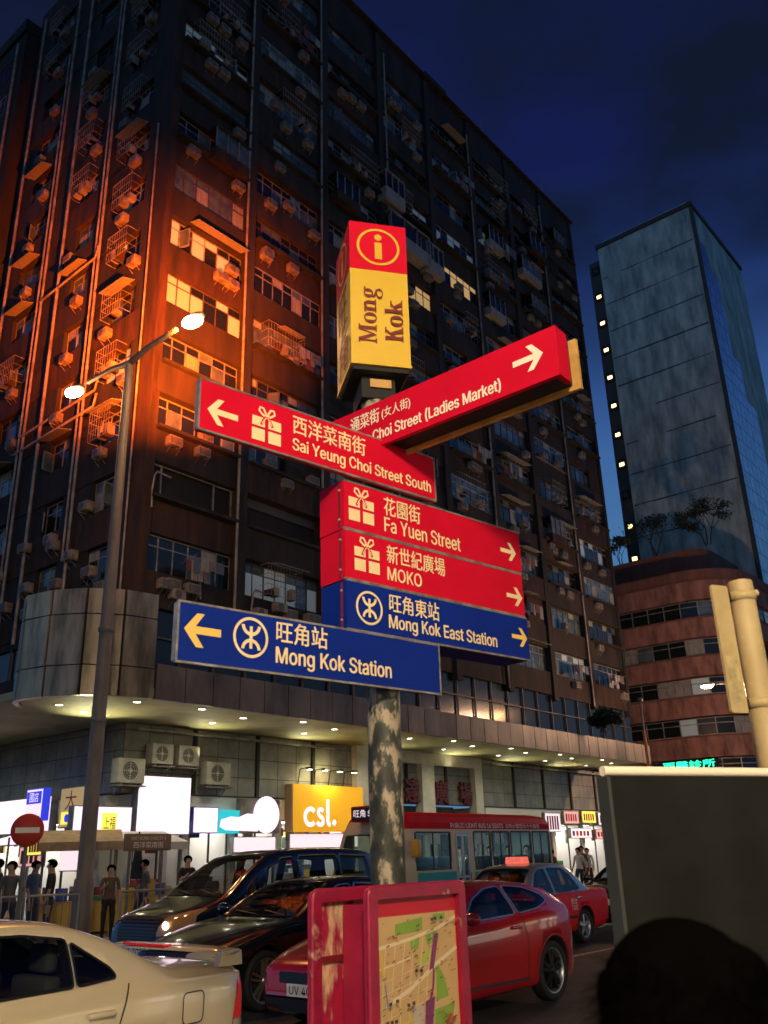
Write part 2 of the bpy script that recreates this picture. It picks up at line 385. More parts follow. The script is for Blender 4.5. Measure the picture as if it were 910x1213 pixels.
# ------------------------------------------------------------------ ground, roads, pavements (street frame: x = along the road, y = across it)
g = MB(); g.quad([(-400, -400, -0.006), (600, -400, -0.006), (600, 700, -0.006), (-400, 700, -0.006)], M_asphalt); o = g.build('ground', rz=A); o['kind'] = 'structure'
g = MB(); g.quad([(-120, 3.9, 0), (200, 3.9, 0), (200, 16.8, 0), (-120, 16.8, 0)], M_asphalt); o = g.build('road', rz=A); o['kind'] = 'structure'
g = MB(); g.quad([(-60, 16.9, 0.0), (6.5, 16.9, 0.0), (6.5, 160, 0.0), (-60, 160, 0.0)], M_asphalt); o = g.build('side_road', rz=A); o['kind'] = 'structure'
g = MB()
for vv in (8.55, 11.05, 13.3):
    u = -20
    while u < 120: g.quad([(u, vv-0.05, 0.004), (u+2, vv-0.05, 0.004), (u+2, vv+0.05, 0.004), (u, vv+0.05, 0.004)], M_paint); u += 5
for vv in (4.25, 4.45): g.quad([(-40, vv-0.05, 0.004), (120, vv-0.05, 0.004), (120, vv+0.05, 0.004), (-40, vv+0.05, 0.004)], M_yel)
o = g.build('road_markings', rz=A); o['kind'] = 'structure'
def pavement(poly, name):
    g = MB(); g.prism(poly, -0.02, 0.125, M_pave, side=M_kerb); o = g.build(name, rz=A); o['kind'] = 'structure'
    return o
pavement([(-100, -30), (160, -30), (160, 3.9), (-100, 3.9)], 'near_pavement')
arc = [(8.4+2.2-2.2*sin(t), 16.8+2.2-2.2*cos(t)) for t in np.linspace(0, pi/2, 9)]
pavement([(53, 16.8), (53, 24.2), (16, 24.2), (16, 70), (8.4, 70)]+arc[::-1], 'far_pavement')
pavement([(61, 16.8), (150, 16.8), (150, 70), (61, 70)], 'next_pavement')

# ------------------------------------------------------------------ the tenement block
BU, BV = 16.25, 24.0
LEN, DEP = 36.2, 13.0
tower_root = thing('tenement_building', 'huge dark stained apartment block with rows of windows and air conditioners above a lit arcade', 'building', W(BU, BV, 0), A)
FH = 2.64; Z0 = 11.5; NF = 13; ROOF = 46.6
BAYS = [0, 4.35, 8.95, 13.45, 17.95, 22.45, 26.95, 31.45, 36.2]
wall = MB()
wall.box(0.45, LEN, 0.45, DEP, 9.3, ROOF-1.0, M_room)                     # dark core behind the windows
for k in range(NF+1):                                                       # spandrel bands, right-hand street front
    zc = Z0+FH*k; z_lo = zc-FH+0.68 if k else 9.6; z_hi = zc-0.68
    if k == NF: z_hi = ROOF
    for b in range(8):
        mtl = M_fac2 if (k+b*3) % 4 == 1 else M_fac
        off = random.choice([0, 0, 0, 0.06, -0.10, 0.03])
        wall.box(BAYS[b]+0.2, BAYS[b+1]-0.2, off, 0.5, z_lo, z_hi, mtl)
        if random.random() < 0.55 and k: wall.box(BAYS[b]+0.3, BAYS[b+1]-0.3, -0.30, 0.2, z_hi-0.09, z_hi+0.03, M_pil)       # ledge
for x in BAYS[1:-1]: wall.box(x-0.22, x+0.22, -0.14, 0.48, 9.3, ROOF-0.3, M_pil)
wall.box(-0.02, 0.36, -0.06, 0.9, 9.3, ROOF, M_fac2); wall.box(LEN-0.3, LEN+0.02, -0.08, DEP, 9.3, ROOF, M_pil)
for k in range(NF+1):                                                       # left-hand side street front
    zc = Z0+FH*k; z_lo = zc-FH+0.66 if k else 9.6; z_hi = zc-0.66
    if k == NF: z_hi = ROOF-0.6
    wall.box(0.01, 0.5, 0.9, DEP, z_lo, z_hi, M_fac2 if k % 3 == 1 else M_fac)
LW = [(1.5, 3.3), (5.2, 6.6), (9.4, 11.4)]
edges = [0.9]+[e for a in LW for e in a]+[DEP]
for i in range(0, len(edges), 2): wall.box(0.05 if i else 0.02, 0.52, edges[i], edges[i+1], 9.3, ROOF-0.65, M_pil)
wall.build('wall', tower_root)
# roof line clutter
rf = MB(); rf.box(-0.15, LEN+0.15, -0.25, 0.4, ROOF-0.02, ROOF+0.12, M_pil)
x = 1.0
while x < LEN-2:
    w = random.uniform(0.6, 2.6); h = random.uniform(0.25, 1.0)
    if random.random() < 0.7: rf.box(x, x+w, random.uniform(0, 0.3), 1.6, ROOF+0.1, ROOF+0.1+h, M_fac)
    x += w+random.uniform(0.2, 1.8)
for x in (3, 9, 17, 25, 33): rf.tube([(x, 0.3, ROOF), (x, 0.3, ROOF+2.2)], 0.03, M_pipe, 5)
rf.build('roof', tower_root)

def window_mesh(w, h, style, rnd):
    """x centred, z centred, front plane y=0; panes with mixed glass"""
    b = MB(); fm = M_frame if rnd.random() < 0.6 else M_framed; t = 0.045
    b.box(-w/2, w/2, 0.0, 0.07, -h/2, -h/2+t, fm); b.box(-w/2, w/2, 0.0, 0.07, h/2-t, h/2, fm)
    n = max(2, round(w/0.62)); xs = [-w/2+w*i/n for i in range(n+1)]
    for x in xs: b.box(x-t/2 if x > -w/2 else x, x+t/2 if x < w/2-1e-4 else x, 0.008, 0.062, -h/2+t, h/2-t, fm)
    tr = h/2-0.38; b.box(-w/2+t, w/2-t, 0.012, 0.058, tr-0.02, tr+0.02, fm)
    base = rnd.choice([M_glass, M_glass, M_glass2, M_glass])
    lit0 = rnd.random()
    for i in range(n):
        for (z0, z1) in ((-h/2+t, tr-0.02), (tr+0.02, h/2-t)):
            m = base; q = rnd.random()
            if q < 0.16: m = M_glass2
            elif q < 0.30: m = M_curt
            if style == 'warm' and (q < 0.45): m = M_litw
            if style == 'cool' and (q < 0.4): m = M_litc
            y = 0.035+rnd.uniform(-0.006, 0.006); tl = rnd.uniform(-0.008, 0.008)
            b.quad([(xs[i]+t/2, y+tl, z0), (xs[i+1]-t/2, y-tl, z0), (xs[i+1]-t/2, y-tl, z1), (xs[i]+t/2, y+tl, z1)], m)
    if rnd.random() < 0.18:                                                  # open casement
        x = rnd.choice(xs[:-1]); Mx = Matrix.Translation((x, 0, 0)) @ Matrix.Rotation(radians(-rnd.uniform(40, 80)), 4, 'Z')
        b.box(0, 0.5, -0.02, 0.02, -h/2+0.1, tr, fm, Mx); b.box(0.05, 0.45, -0.024, 0.024, -h/2+0.15, tr-0.05, M_glass2, Mx)
    return b
def cage_mesh(w, h, d):
    b = MB(); r = 0.012
    for z in np.linspace(-h/2, h/2, 4): b.tube([(-w/2, 0, z), (-w/2, -d, z), (w/2, -d, z), (w/2, 0, z)], r, M_pipew, 4, False, False)
    for x in np.arange(-w/2, w/2+0.01, 0.16): b.tube([(x, -d, -h/2), (x, -d, h/2)], 0.008, M_pipew, 4, False, False)
    for i in range(3): x = random.uniform(-w/2+0.1, w/2-0.3); b.box(x, x+0.2, -d+0.05, -0.08, -h/2+0.02, -h/2+random.uniform(0.15, 0.5), random.choice([M_ac, M_curt, M_fac2]))
    return b
def ac_mesh(fan):
    b = MB(); b.box(-0.34, 0.34, -0.36, 0.02, 0, 0.42, M_ac, bev=0.02)
    if fan:
        b.disc(-0.06, 0.21, 0.17, -0.364, M_acd); b.ring(-0.06, 0.21, 0.05, 0.065, -0.368, M_ac); b.ring(-0.06, 0.21, 0.11, 0.12, -0.368, M_ac)
    else:
        b.box(-0.29, 0.29, -0.367, -0.358, 0.05, 0.37, M_acd)
        for z in np.arange(0.09, 0.36, 0.05): b.box(-0.28, 0.28, -0.372, -0.365, z, z+0.015, M_ac)
    for s in (-0.26, 0.24): b.box(s, s+0.03, -0.36, 0.05, -0.03, -0.003, M_pipe); b.tube([(s+0.015, 0.02, -0.32), (s+0.015, -0.36, -0.02)], 0.012, M_pipe, 4, False)
    sc_ = Matrix.Scale(0.82, 4); b.v = [sc_ @ v for v in b.v]
    return b
def awning_mesh(w): return MB().prism([(-0.55, -0.16), (0.0, 0.0), (0.0, 0.03), (-0.55, -0.13)], -w/2, w/2, M_curt, plane='xy', M=Matrix(((0, 0, 1, 0), (1, 0, 0, 0), (0, 1, 0, 0), (0, 0, 0, 1))))

def merge(bucket, mb, M):
    idx = [bucket.mi(m) for m in mb.mats]; o = len(bucket.v)
    bucket.v += [M @ v for v in mb.v]; bucket.f += [[o+k for k in f] for f in mb.f]; bucket.m += [idx[i] for i in mb.m]; bucket.s += mb.s
counts = {}
rest = {}
def facade_part(name, mb, x, y, z, r=0.0):
    """first hundred of a kind as parts of their own, the rest gathered"""
    counts[name] = counts.get(name, 0)+1
    if counts[name] <= 98:
        return mb.build(name, tower_root, (x, y, z), r)
    merge(rest.setdefault(name, MB()), mb, rz(r, (x, y, z)))
M_goods0 = mat('faded_blue_laundry', (0.07, 0.10, 0.16), 0.9); M_goods1 = mat('faded_red_laundry', (0.16, 0.05, 0.05), 0.9)
WARM = {(0, 5): 1, (0, 4): 1, (3, 7): 1, (4, 8): 1}
rnd = random.Random(11)
AC_A = [ac_mesh(True), ac_mesh(False)]
spots = [(k, b) for k in range(NF) for b in range(8)]
spots.sort(key=lambda kb: kb[0]*0.8+kb[1])
for (k, b) in spots:
    x0, x1 = BAYS[b]+0.3, BAYS[b+1]-0.24; zc = Z0+FH*k; w = x1-x0
    style = 'warm' if (b, k) in WARM else ('cool' if rnd.random() < 0.08 else '')
    if k == 1 and b in (0, 1): style = 'open'
    if style == 'open' and b == 0:                                           # the big dark unglazed opening
        wm = MB()
        for (a, c) in ((-w/2, -w/2+0.6), (w/2-0.9, w/2)):
            wm.box(a, c, 0, 0.07, -0.66, -0.60, M_frame); wm.box(a, c, 0, 0.07, 0.60, 0.66, M_frame); wm.box(a, a+0.05, 0.005, 0.065, -0.6, 0.6, M_frame); wm.box(c-0.05, c, 0.005, 0.065, -0.6, 0.6, M_frame)
        wm.box(-w/2+0.6, w/2-0.9, 0.0, 0.06, 0.62, 0.66, M_frame); wm.box(-w/2, w/2, -0.05, 0.05, -0.72, -0.67, M_pipew)
    elif style == 'open':
        wm = MB(); wm.box(-w/2, w/2, 0.1, 0.14, 0.3, 0.66, M_framed); wm.box(-w/2, w/2, -0.05, 0.05, -0.72, -0.67, M_framed)
    else: wm = window_mesh(w, 1.32, style, rnd)
    if style != 'open' and rnd.random() < 0.16:                               # part of the bay bricked up
        q = rnd.uniform(0.9, 2.0); e = rnd.choice([x0, x1-q]); MB().box(e, e+q, 0.05, 0.2, zc-0.70, zc+0.70, rnd.choice([M_fac2, M_pil, M_fac])).build('infill_panel', tower_root)
    if style != 'open' and k > 1 and rnd.random() < 0.10:
        q = rnd.uniform(1.2, 2.4); xx = rnd.uniform(x0+q/2, x1-q/2); bb = MB(); bb.box(xx-q/2, xx+q/2, -0.5, 0, zc-0.85, zc-0.35, rnd.choice([M_curt, M_pil, M_fac2])); bb.box(xx-q/2-.05, xx+q/2+.05, -.55, 0, zc+.68, zc+.74, M_pil)
        for xq in np.linspace(xx-q/2, xx+q/2-.05, 4): bb.box(xq, xq+.045, -.5, -.45, zc-.35, zc+.68, M_frame)
        bb.box(xx-q/2+.05, xx+q/2-.05, -.44, -.42, zc-.35, zc+.68, M_glass2 if rnd.random() < .5 else M_glass); bb.build('enclosed_balcony', tower_root)
    if style != 'open' and rnd.random() < 0.15:                              # laundry on poles
        xx = rnd.uniform(x0+.9, x1-.9); bb = MB()
        for q in (-.6, .6): bb.tube([(xx+q, 0, zc-.2), (xx+q, -.9, zc-.05)], .012, M_pipew, 4, False)
        for yq in (-.35, -.75):
            bb.tube([(xx-.7, yq, zc-.1), (xx+.7, yq, zc-.1)], .01, M_pipew, 4, False); xq = xx-.6
            while xq < xx+.4:
                wq = rnd.uniform(.15, .4); bb.box(xq, xq+wq, yq-.012, yq+.012, zc-.1-rnd.uniform(.35, .7), zc-.1, rnd.choice([M_curt, M_goods0, M_goods1, M_ac])); xq += wq+.05
        bb.build('laundry_rack', tower_root)
    facade_part('window', wm, (x0+x1)/2, 0.22 + (rnd.uniform(-0.25, 0.0) if k > 1 and rnd.random() < 0.3 else 0), zc)
    if style != 'open':
        for j in range(rnd.choice([0, 0, 1, 1, 2, 3])):
            xx = rnd.uniform(x0+0.5, x1-0.5); zz = zc-0.72-rnd.choice([0.55, 0.5, 0.75, -0.1])
            facade_part('air_conditioner', AC_A[rnd.random() < 0.5], xx, -0.01, zz)
        if rnd.random() < 0.26: facade_part('window_cage', cage_mesh(rnd.uniform(1.2, 2.6), 1.2, 0.45), rnd.uniform(x0+1.3, x1-1.3), 0.0, zc)
        if rnd.random() < 0.22: facade_part('awning', awning_mesh(rnd.uniform(1.2, 2.8)), rnd.uniform(x0+1.3, x1-1.3), 0.0, zc+0.8)
for k in range(NF):
    for j, (a, c) in enumerate(LW):
        zc = Z0+FH*k
        facade_part('window', window_mesh(c-a, 1.28, 'warm' if (j == 0 and k in (5, 3)) else '', rnd), 0.22, (a+c)/2, zc, -pi/2)
        if rnd.random() < 0.75: facade_part('air_conditioner', AC_A[rnd.random() < 0.5], 0.0, rnd.uniform(a, c), zc-0.72-0.5, -pi/2)
        if rnd.random() < 0.35: facade_part('window_cage', cage_mesh(1.3, 1.2, 0.45), 0.0, (a+c)/2, zc, -pi/2)
        if rnd.random() < 0.3: facade_part('awning', awning_mesh(1.6), 0.0, (a+c)/2, zc+0.8, -pi/2)
for (yy, zz) in ((2.6, 11.0), (3.9, 11.9), (4.7, 11.0), (5.2, 12.6), (6.8, 11.3), (7.3, 13.0), (8.2, 10.8), (3.2, 13.6), (9.0, 12.2)):
    facade_part('air_conditioner', AC_A[rnd.random() < 0.6], -0.02, yy, zz, -pi/2)
facade_part('air_conditioner', AC_A[0], 1.55, -0.02, 9.95); facade_part('air_conditioner', AC_A[0], 6.3, -0.02, 10.4); facade_part('air_conditioner', AC_A[0], 5.3, -0.02, 10.0)
for nme, mb in rest.items():
    o = mb.build(nme, tower_root); o['kind'] = 'stuff'
# pipes on both fronts
for (yy, z0, z1, rr) in ((4.2, 9.4, 45, 0.06), (4.5, 12, 45, 0.045), (7.3, 9.4, 44, 0.07), (8.6, 9.4, 45, 0.06), (8.95, 9.4, 40, 0.045), (12.2, 9.4, 45, 0.07), (0.65, 9.4, 30, 0.04)):
    MB().tube([(-0.14, yy, z0), (-0.14, yy, z1)], rr, M_pipew, 6).build('drain_pipe', tower_root)
for (zz, y0, y1) in ((25.2, 4.2, 8.6), (18.6, 3.2, 8.8), (17.9, 3.2, 9.2)):
    MB().tube([(-0.2, y0, zz+0.5), (-0.2, y0+0.15, zz), (-0.2, y1, zz-0.2)], 0.05, M_pipew, 6).build('drain_pipe', tower_root)
for xx in (4.05, 8.62, 13.8, 22.1, 31.1):
    MB().tube([(xx, -0.2, 9.4), (xx, -0.2, 45)], 0.055, M_pipe, 6).build('drain_pipe', tower_root)
for (xx, zz) in ((2.6, 11.4), (5.0, 10.9), (0.35, 14.2)):
    MB().tube([(xx, -0.08, zz-1.2), (xx-0.05, -0.1, zz-0.6), (xx+0.02, -0.1, zz), (xx+0.12, -0.1, zz+0.15), (xx+0.7, -0.1, zz+0.1)], 0.035, M_pipew, 6).build('drain_pipe', tower_root)
# enclosed balcony boxes standing out of the front (two pale frames)
for (xx, zz, ww) in ((14.0, 11.5+FH*9, 1.6), (17.4, 11.5+FH*8, 1.5), (15.2, 11.5+FH*8+0.2, 3.4)):
    b = MB(); b.box(-ww/2, ww/2, -0.55, 0.1, -1.15, -0.35, M_curt); b.box(-ww/2, ww/2, -0.56, 0.1, 0.7, 0.78, M_frame)
    for x in np.linspace(-ww/2, ww/2-0.05, 4): b.box(x, x+0.05, -0.56, -0.5, -0.35, 0.7, M_frame)
    b.box(-ww/2+0.03, ww/2-0.03, -0.48, -0.46, -0.35, 0.7, M_glass); b.build('enclosed_balcony', tower_root, (xx, 0, zz))

# podium: dark glazed band, canopy with fascia and round corner, tiled wall, shops
pod = MB()
pod.box(0.9, LEN-0.1, 0.9, DEP+8, 6.4, 9.35, M_room)
for x in np.arange(0.5, LEN, 1.45): pod.box(x, x+0.06, 0.05, 0.13, 7.0, 9.6, M_framed)
for z in (7.55, 8.6): pod.box(0.5, LEN, 0.07, 0.11, z, z+0.06, M_framed)
pod.box(0.5, LEN, 0.16, 0.2, 7.0, 9.6, M_glass); pod.box(0.16, 0.2, 0.5, DEP, 7.0, 9.6, M_glass)
for y in np.arange(0.5, DEP, 1.45): pod.box(0.05, 0.13, y, y+0.06, 7.0, 9.6, M_framed)
pod.build('glazed_band', tower_root)
ce = -4.3                                                                    # canopy edge in local y; left edge in local x
def canopy_outline(inset=0.0):
    R = 2.4; cx, cy = -4.55+R, ce+R; o = []
    for t in np.linspace(0, pi/2, 14): o.append((cx-(R-inset)*sin(t) if 0 else cx-(R-inset)*cos(pi/2-t), cy-(R-inset)*sin(pi/2-t)))
    return o
arc_pts = canopy_outline()                                                   # from bottom (x=cx,y=ce) round to the left edge
CE = 28.4
cpoly = [(CE, ce), (CE, 0.6), (0.6, 0.6), (0.6, DEP+6), (-4.55, DEP+6)]+arc_pts[::-1]
MB().prism(cpoly, 5.8, 6.0, M_soffit).build('canopy_soffit', tower_root)
MB().prism([(p[0]*0.995+0.02, p[1]*0.99+0.02) for p in cpoly], 6.004, 6.35, M_pil).build('canopy_top', tower_root)
def strip(path, z0, z1, d, m, step, name):
    """panelled band along a plan path, outward offset d, joints every step"""
    b = MB(); acc = 0.0; pts = [Vector(p) for p in path]
    segs = []
    for a, c in zip(pts[:-1], pts[1:]):
        L = (c-a).length; n = max(1, round(L/step))
        for i in range(n): segs.append((a.lerp(c, i/n), a.lerp(c, (i+1)/n)))
    for a, c in segs:
        t = (c-a).normalized(); nrm = Vector((t.y, -t.x)); g = 0.018; a2 = a+t*g; c2 = c-t*g; tl = random.uniform(-0.012, 0.012)
        p = [a2+nrm*(d+tl), c2+nrm*(d-tl), c2-nrm*0.05, a2-nrm*0.05]
        b.prism([tuple(q) for q in p][::-1], z0, z1, m)
        q = [a+nrm*(d-0.05), c+nrm*(d-0.05), c-nrm*0.02, a-nrm*0.02]; b.prism([tuple(w) for w in q][::-1], z0+0.02, z1-0.02, M_joint)
    return b.build(name, tower_root)
strip([(arc_pts[0][0]+0.06, ce), (10.5, ce)], 5.72, 6.66, 0.06, M_fascia, 0.98, 'canopy_fascia')
strip([(10.5, ce), (CE, ce), (CE, 0.0)], 5.72, 6.62, 0.06, M_fascia, 0.92, 'canopy_fascia')
strip([(-4.55, DEP+6), (-4.55, 3.2)], 5.72, 6.66, 0.06, M_fascia, 0.98, 'canopy_fascia')
cc = Vector((-4.55+2.4, ce+2.4)); dpath = [(cc.x-2.4+0.55, cc.y+0.9), (cc.x-2.4+0.12, cc.y+0.35)]
for t in np.linspace(0.0, pi/2, 5): dpath.append((cc.x-2.4*cos(t), cc.y-2.4*sin(t)))
for (za, zb) in ((5.72, 6.48), (6.51, 7.82), (7.85, 8.52)): strip(dpath, za, zb, 0.09, M_drum, 3.0, 'corner_fascia')
b = MB(); b.prism([(p[0]*1.0, p[1]) for p in dpath]+[(cc.x-0.02, ce+1.2), (cc.x-0.6, cc.y+0.9)], 6.36, 8.45, M_fac); b.build('corner_fascia', tower_root)
for (x, y) in [(-3.9, 1.6)]+[(-3.2, -1.6)]+[(-1.9, -3.3)]+[(i*2.05+0.2, -3.45+0.55*(i % 2)) for i in range(0, 14)]+[(i*4.1+2.2, -1.5) for i in range(0, 7)]+[(-3.3, 4.5), (-3.4, 7.5), (-3.3, 10.5), (-2.0, -0.9)]:
    d = MB(); d.lathe([(0.0, -0.012), (0.105, -0.012), (0.105, -0.004)], M_down, 14); d.lathe([(0.107, -0.02), (0.14, -0.02), (0.14, 0.0)], M_frame, 14)
    d.build('downlight', tower_root, (x, y, 5.8))
for (x, y) in [(-2.6, -2.0)]+[(i*4.6+1.6, -2.7) for i in range(0, 8)]+[(-2.8, 4.5)]:
    light('soffit_fill', 'SPOT', (x+1.0, -0.5, 4.9), 95, (1.0, 0.90, 0.52), 0.10, (0, -0.75, 1), radians(140), 0.8, tower_root)  # added upward spots that brighten the soffit; no fitting stands there
    light('downlight_beam', 'SPOT', (x, y, 5.72), 190, (1.0, 0.90, 0.62), 0.12, (0, 0.12, -1), radians(150), 0.7, tower_root)
pw = MB(); pw.box(0.0, LEN-0.1, -0.02, 0.4, 3.72, 5.78, M_tile); pw.box(-0.02, 0.4, 0.44, DEP+6, 3.72, 5.78, M_tile)
for x in np.arange(2.7, LEN, 2.76): pw.box(x-0.07, x+0.07, -0.10, 0.0, 3.72, 5.77, M_joint)
pw.tube([(0.4, -0.16, 5.60), (9.4, -0.16, 5.60)], 0.05, M_pipew, 6); pw.tube([(20, -0.16, 5.62), (35, -0.16, 5.62)], 0.05, M_pipew, 6)
pw.build('tiled_wall', tower_root)
pt = MB()
for (a, c) in ((10.4, 11.05), (14.5, 15.35), (18.4, 19.0)): pt.box(a, c, -0.30, 0.1, 0.13, 5.3, M_port)
pt.box(10.4, 19.0, -0.31, 0.1, 5.302, 5.79, M_port); pt.build('portico', tower_root)
M_char = mat('maroon_letter', (0.10, 0.012, 0.012), 0.4)
for c, x in zip('達廣場', (13.50, 15.55, 17.35)): MB().text(c, x, x+0.92, 3.76, 4.70, -0.13, M_char, bold=0.04, thick=0.06).build('wall_letter', tower_root)

# ground floor shops (part of the block)
M_shopw = mat('shop_white', (0.62, 0.60, 0.55), 0.6)
M_shopl = emat('shop_ceiling_light', (1.0, 0.96, 0.90), 9.0)
M_goods = [mat('goods_'+n, c, 0.5) for n, c in (('red', (0.4, 0.03, 0.03)), ('yellow', (0.55, 0.35, 0.03)), ('green', (0.05, 0.22, 0.08)), ('blue', (0.04, 0.10, 0.35)), ('tan', (0.40, 0.26, 0.14)), ('white', (0.6, 0.6, 0.58)), ('dark', (0.05, 0.05, 0.05)))]
def shop(x0, x1, r, flip=False, bright=1.0):
    """open-fronted shop bay: x along front, y into the block"""
    b = MB(); d = 2.6; h = 3.7
    b.box(x0, x0+0.12, 0.05, d, 0.126, h, M_shopw); b.box(x1-0.12, x1, 0.05, d, 0.126, h, M_shopw)
    b.box(x0+0.12, x1-0.12, d-0.1, d, 0.126, h, M_shopw); b.box(x0+0.12, x1-0.12, 0.05, d-0.1, h-0.7, h, M_shopw)
    b.quad([(x0+0.4, 0.5, h-0.71), (x1-0.4, 0.5, h-0.71), (x1-0.4, d-0.5, h-0.71), (x0+0.4, d-0.5, h-0.71)][::-1], M_shopl)
    z = 0.5
    while z < 2.7:
        b.box(x0+0.2, x1-0.2, d-0.55, d-0.12, z, z+0.04, M_shopw); x = x0+0.25
        while x < x1-0.5:
            w = r.uniform(0.12, 0.4)
            if r.random() < 0.85: b.box(x, x+w, d-0.52, d-0.2, z+0.042, z+0.042+r.uniform(0.12, 0.36), r.choice(M_goods))
            x += w+0.03
        z += 0.5
    x = x0+0.3
    while x < x1-0.5:                                                        # hung goods, posters and price cards at the front
        w = r.uniform(0.12, 0.45); hh = r.uniform(0.25, 0.8)
        if r.random() < 0.75: b.box(x, x+w, 0.30+r.uniform(0, .1), 0.44, 2.75-hh, 2.75, r.choice(M_goods))
        x += w+r.uniform(0.02, 0.25)
    for _ in range(7):
        w, hh = r.uniform(.2, .6), r.uniform(.25, .7); xx = r.uniform(x0+.2, x1-.8); zz = r.uniform(.9, 2.2); b.box(xx, xx+w, d-.62-.01*_, d-.60-.01*_, zz, zz+hh, r.choice(M_goods))
    for xx in (x0+0.15, (x0+x1)/2, x1-0.2): b.box(xx, xx+0.05, 0.10, 0.16, 0.126, 2.95, M_framed)
    b.box(x0+0.13, x1-0.13, 0.09, 0.17, 2.955, 3.0, M_framed)
    if r.random() < 0.85: b.box(x0+0.4, x0+1.6, 0.5, 1.0, 0.126, 1.0, M_goods[4]); b.box(x0+0.45, x0+1.55, 0.55, 0.95, 1.002, 1.25, r.choice(M_goods))
    return b
rs = random.Random(3)
xs = [0.5, 2.6, 4.5, 6.6, 10.8]
for a, c in zip(xs[:-1], xs[1:]): shop(a, c, rs).build('shopfront', tower_root)
xs = [19.6, 22.5, 25.6, 28.6, 31.4, 34.8]
for a, c in zip(xs[:-1], xs[1:]): shop(a, c, rs).build('shopfront', tower_root)
pl = MB(); pl.box(11.8, 18.4, 1.0, 1.2, 0.126, 3.7, M_tile); pl.box(34.8, LEN, 0, 0.4, 0.126, 3.7, M_tile); pl.build('tiled_wall', tower_root)
for a, c in ((0.8, 4.4), (4.4, 8.0), (8.0, 12.4)): shop(a, c, rs).build('shopfront', tower_root, (0, 13.2, 0), -pi/2)

# ------------------------------------------------------------------ other buildings
nb = thing('side_street_building', 'black unlit block at the left edge of the picture, beyond the corner tenement', 'building', W(BU, BV+DEP+0.3, 0), A)
b = MB(); b.box(-0.6, 20, 0, 24, 0, 44.6, M_fac); b.box(-0.75, 20, -0.05, 24, 44.61, 45.4, M_pil); b.build('wall', nb)
for k in range(14):
    for j in range(4):
        w = window_mesh(1.8, 1.3, '', rnd); w.build('window', nb, (-0.64, 2.2+j*3.6, 9+k*2.6), -pi/2)
for yy in (0.6, 4.1): MB().tube([(-0.72, yy, 1), (-0.72, yy, 44)], 0.07, M_pipe, 6).build('drain_pipe', nb)

M_conc = mat('tower_concrete', (0.18, 0.26, 0.25), 0.85, col2=(0.48, 0.60, 0.56), scale=0.9, stretch=(1, 1.1, 0.28), lo=0.36, hi=0.66, detail=10, bump=0.05)
M_cjoint = mat('tower_dark_line', (0.05, 0.06, 0.06), 0.9)
M_curtw = tiles('curtain_wall_glass', (0.35, 0.48, 0.60), (0.45, 0.58, 0.70), (0.04, 0.06, 0.08), 1.15, 1.5, 0.14, mortar=0.06, metal=0.9)
TU, TV = 72.0, 20.5
hi = thing('office_tower', 'tall blue grey concrete tower with a column of lit stair lamps down its left edge', 'building', W(TU, TV, 0), A)
b = MB(); b.box(0, 13.5, 0, 9.7, 0, 58.6, M_conc)
b.box(0.4, 13.2, 0.4, 9.4, 58.6, 59.6, M_conc); b.build('wall', hi)
b = MB(); b.box(-0.16, 13.6, -0.16, 1.0, 58.62, 59.05, M_cjoint); b.box(-0.16, 0.8, 1.0, 9.9, 58.62, 59.05, M_cjoint); b.build('roof', hi)
b = MB()
for k in range(1, 19):
    y0 = 0.3
    while y0 < 9.5:
        y1 = min(9.6, y0+random.uniform(0.8, 4.0))
        if random.random() < 0.72: b.box(-0.03, 0.0, y0, y1-0.02, 3.05*k+random.uniform(-.04, .04), 3.05*k+random.uniform(0.05, 0.11), M_cjoint)
        y0 = y1
b.box(-0.12, 0.35, -0.12, 0.14, 0, 58.5, M_cjoint); b.build('joint_line', hi)
b = MB(); b.box(0.15, 1.2, 9.72, 10.9, 0, 57.4, M_cjoint); b.build('stair_shaft', hi)
M_stair = emat('stair_lamp_glow', (1.0, 0.68, 0.26), 5.0)
for k in range(7, 19):
    z = 3.05*k+0.9
    m = M_stair if k not in (10, 18) else M_cjoint
    b = MB(); b.box(0.0, 0.15, 9.85, 10.65, z, z+0.9, M_joint); b.box(-0.05, 0.0, 10.0, 10.45, z+0.22, z+0.55, m, bev=0.02); b.build('stair_lamp', hi)
b = MB()
steps = [(0.3, 6.8, 54), (6.8, 8.5, 51), (8.5, 10.2, 46), (10.2, 13.4, 37)]
for (x0, x1, zt) in ((0.35, 2.2, 55), (2.2, 4.4, 52.5), (4.4, 6.2, 44), (6.2, 8.5, 40), (8.5, 13.4, 33)): b.quad([(x0, -0.05, 0), (x1, -0.05, 0), (x1, -0.05, zt), (x0, -0.05, zt)], M_curtw)
b.build('curtain_wall', hi)

M_pink = mat('pink_render', (0.10, 0.050, 0.040), 0.9, col2=(0.34, 0.165, 0.13), scale=1.5, stretch=(1, 1, 0.3), lo=0.32, hi=0.62, bump=0.15, detail=10)
M_pinkd = mat('dark_red_render', (0.13, 0.06, 0.045), 0.9, col2=(0.20, 0.09, 0.065), scale=1.4, stretch=(1, 1, 0.3))
LU, LV = 62.0, 19.6
lo_b = thing('corner_building', 'low reddish round cornered block with curved balcony bands, below the concrete tower', 'building', W(LU, LV, 0), A)
def rounded(off, R=4.2, y1=14.0, x1=30.0):
    o = [(x1, -off)]
    for t in np.linspace(0, pi/2, 12): o.append((R-(R+off)*sin(t), R-(R+off)*cos(t)))
    o += [(-off, y1), (x1, y1)]
    return o[::-1]
b = MB(); b.prism(rounded(-0.9), 0, 20.0, M_pinkd); b.build('wall', lo_b)
lev = [5.6, 8.35, 11.1, 13.85, 16.6, 19.35]
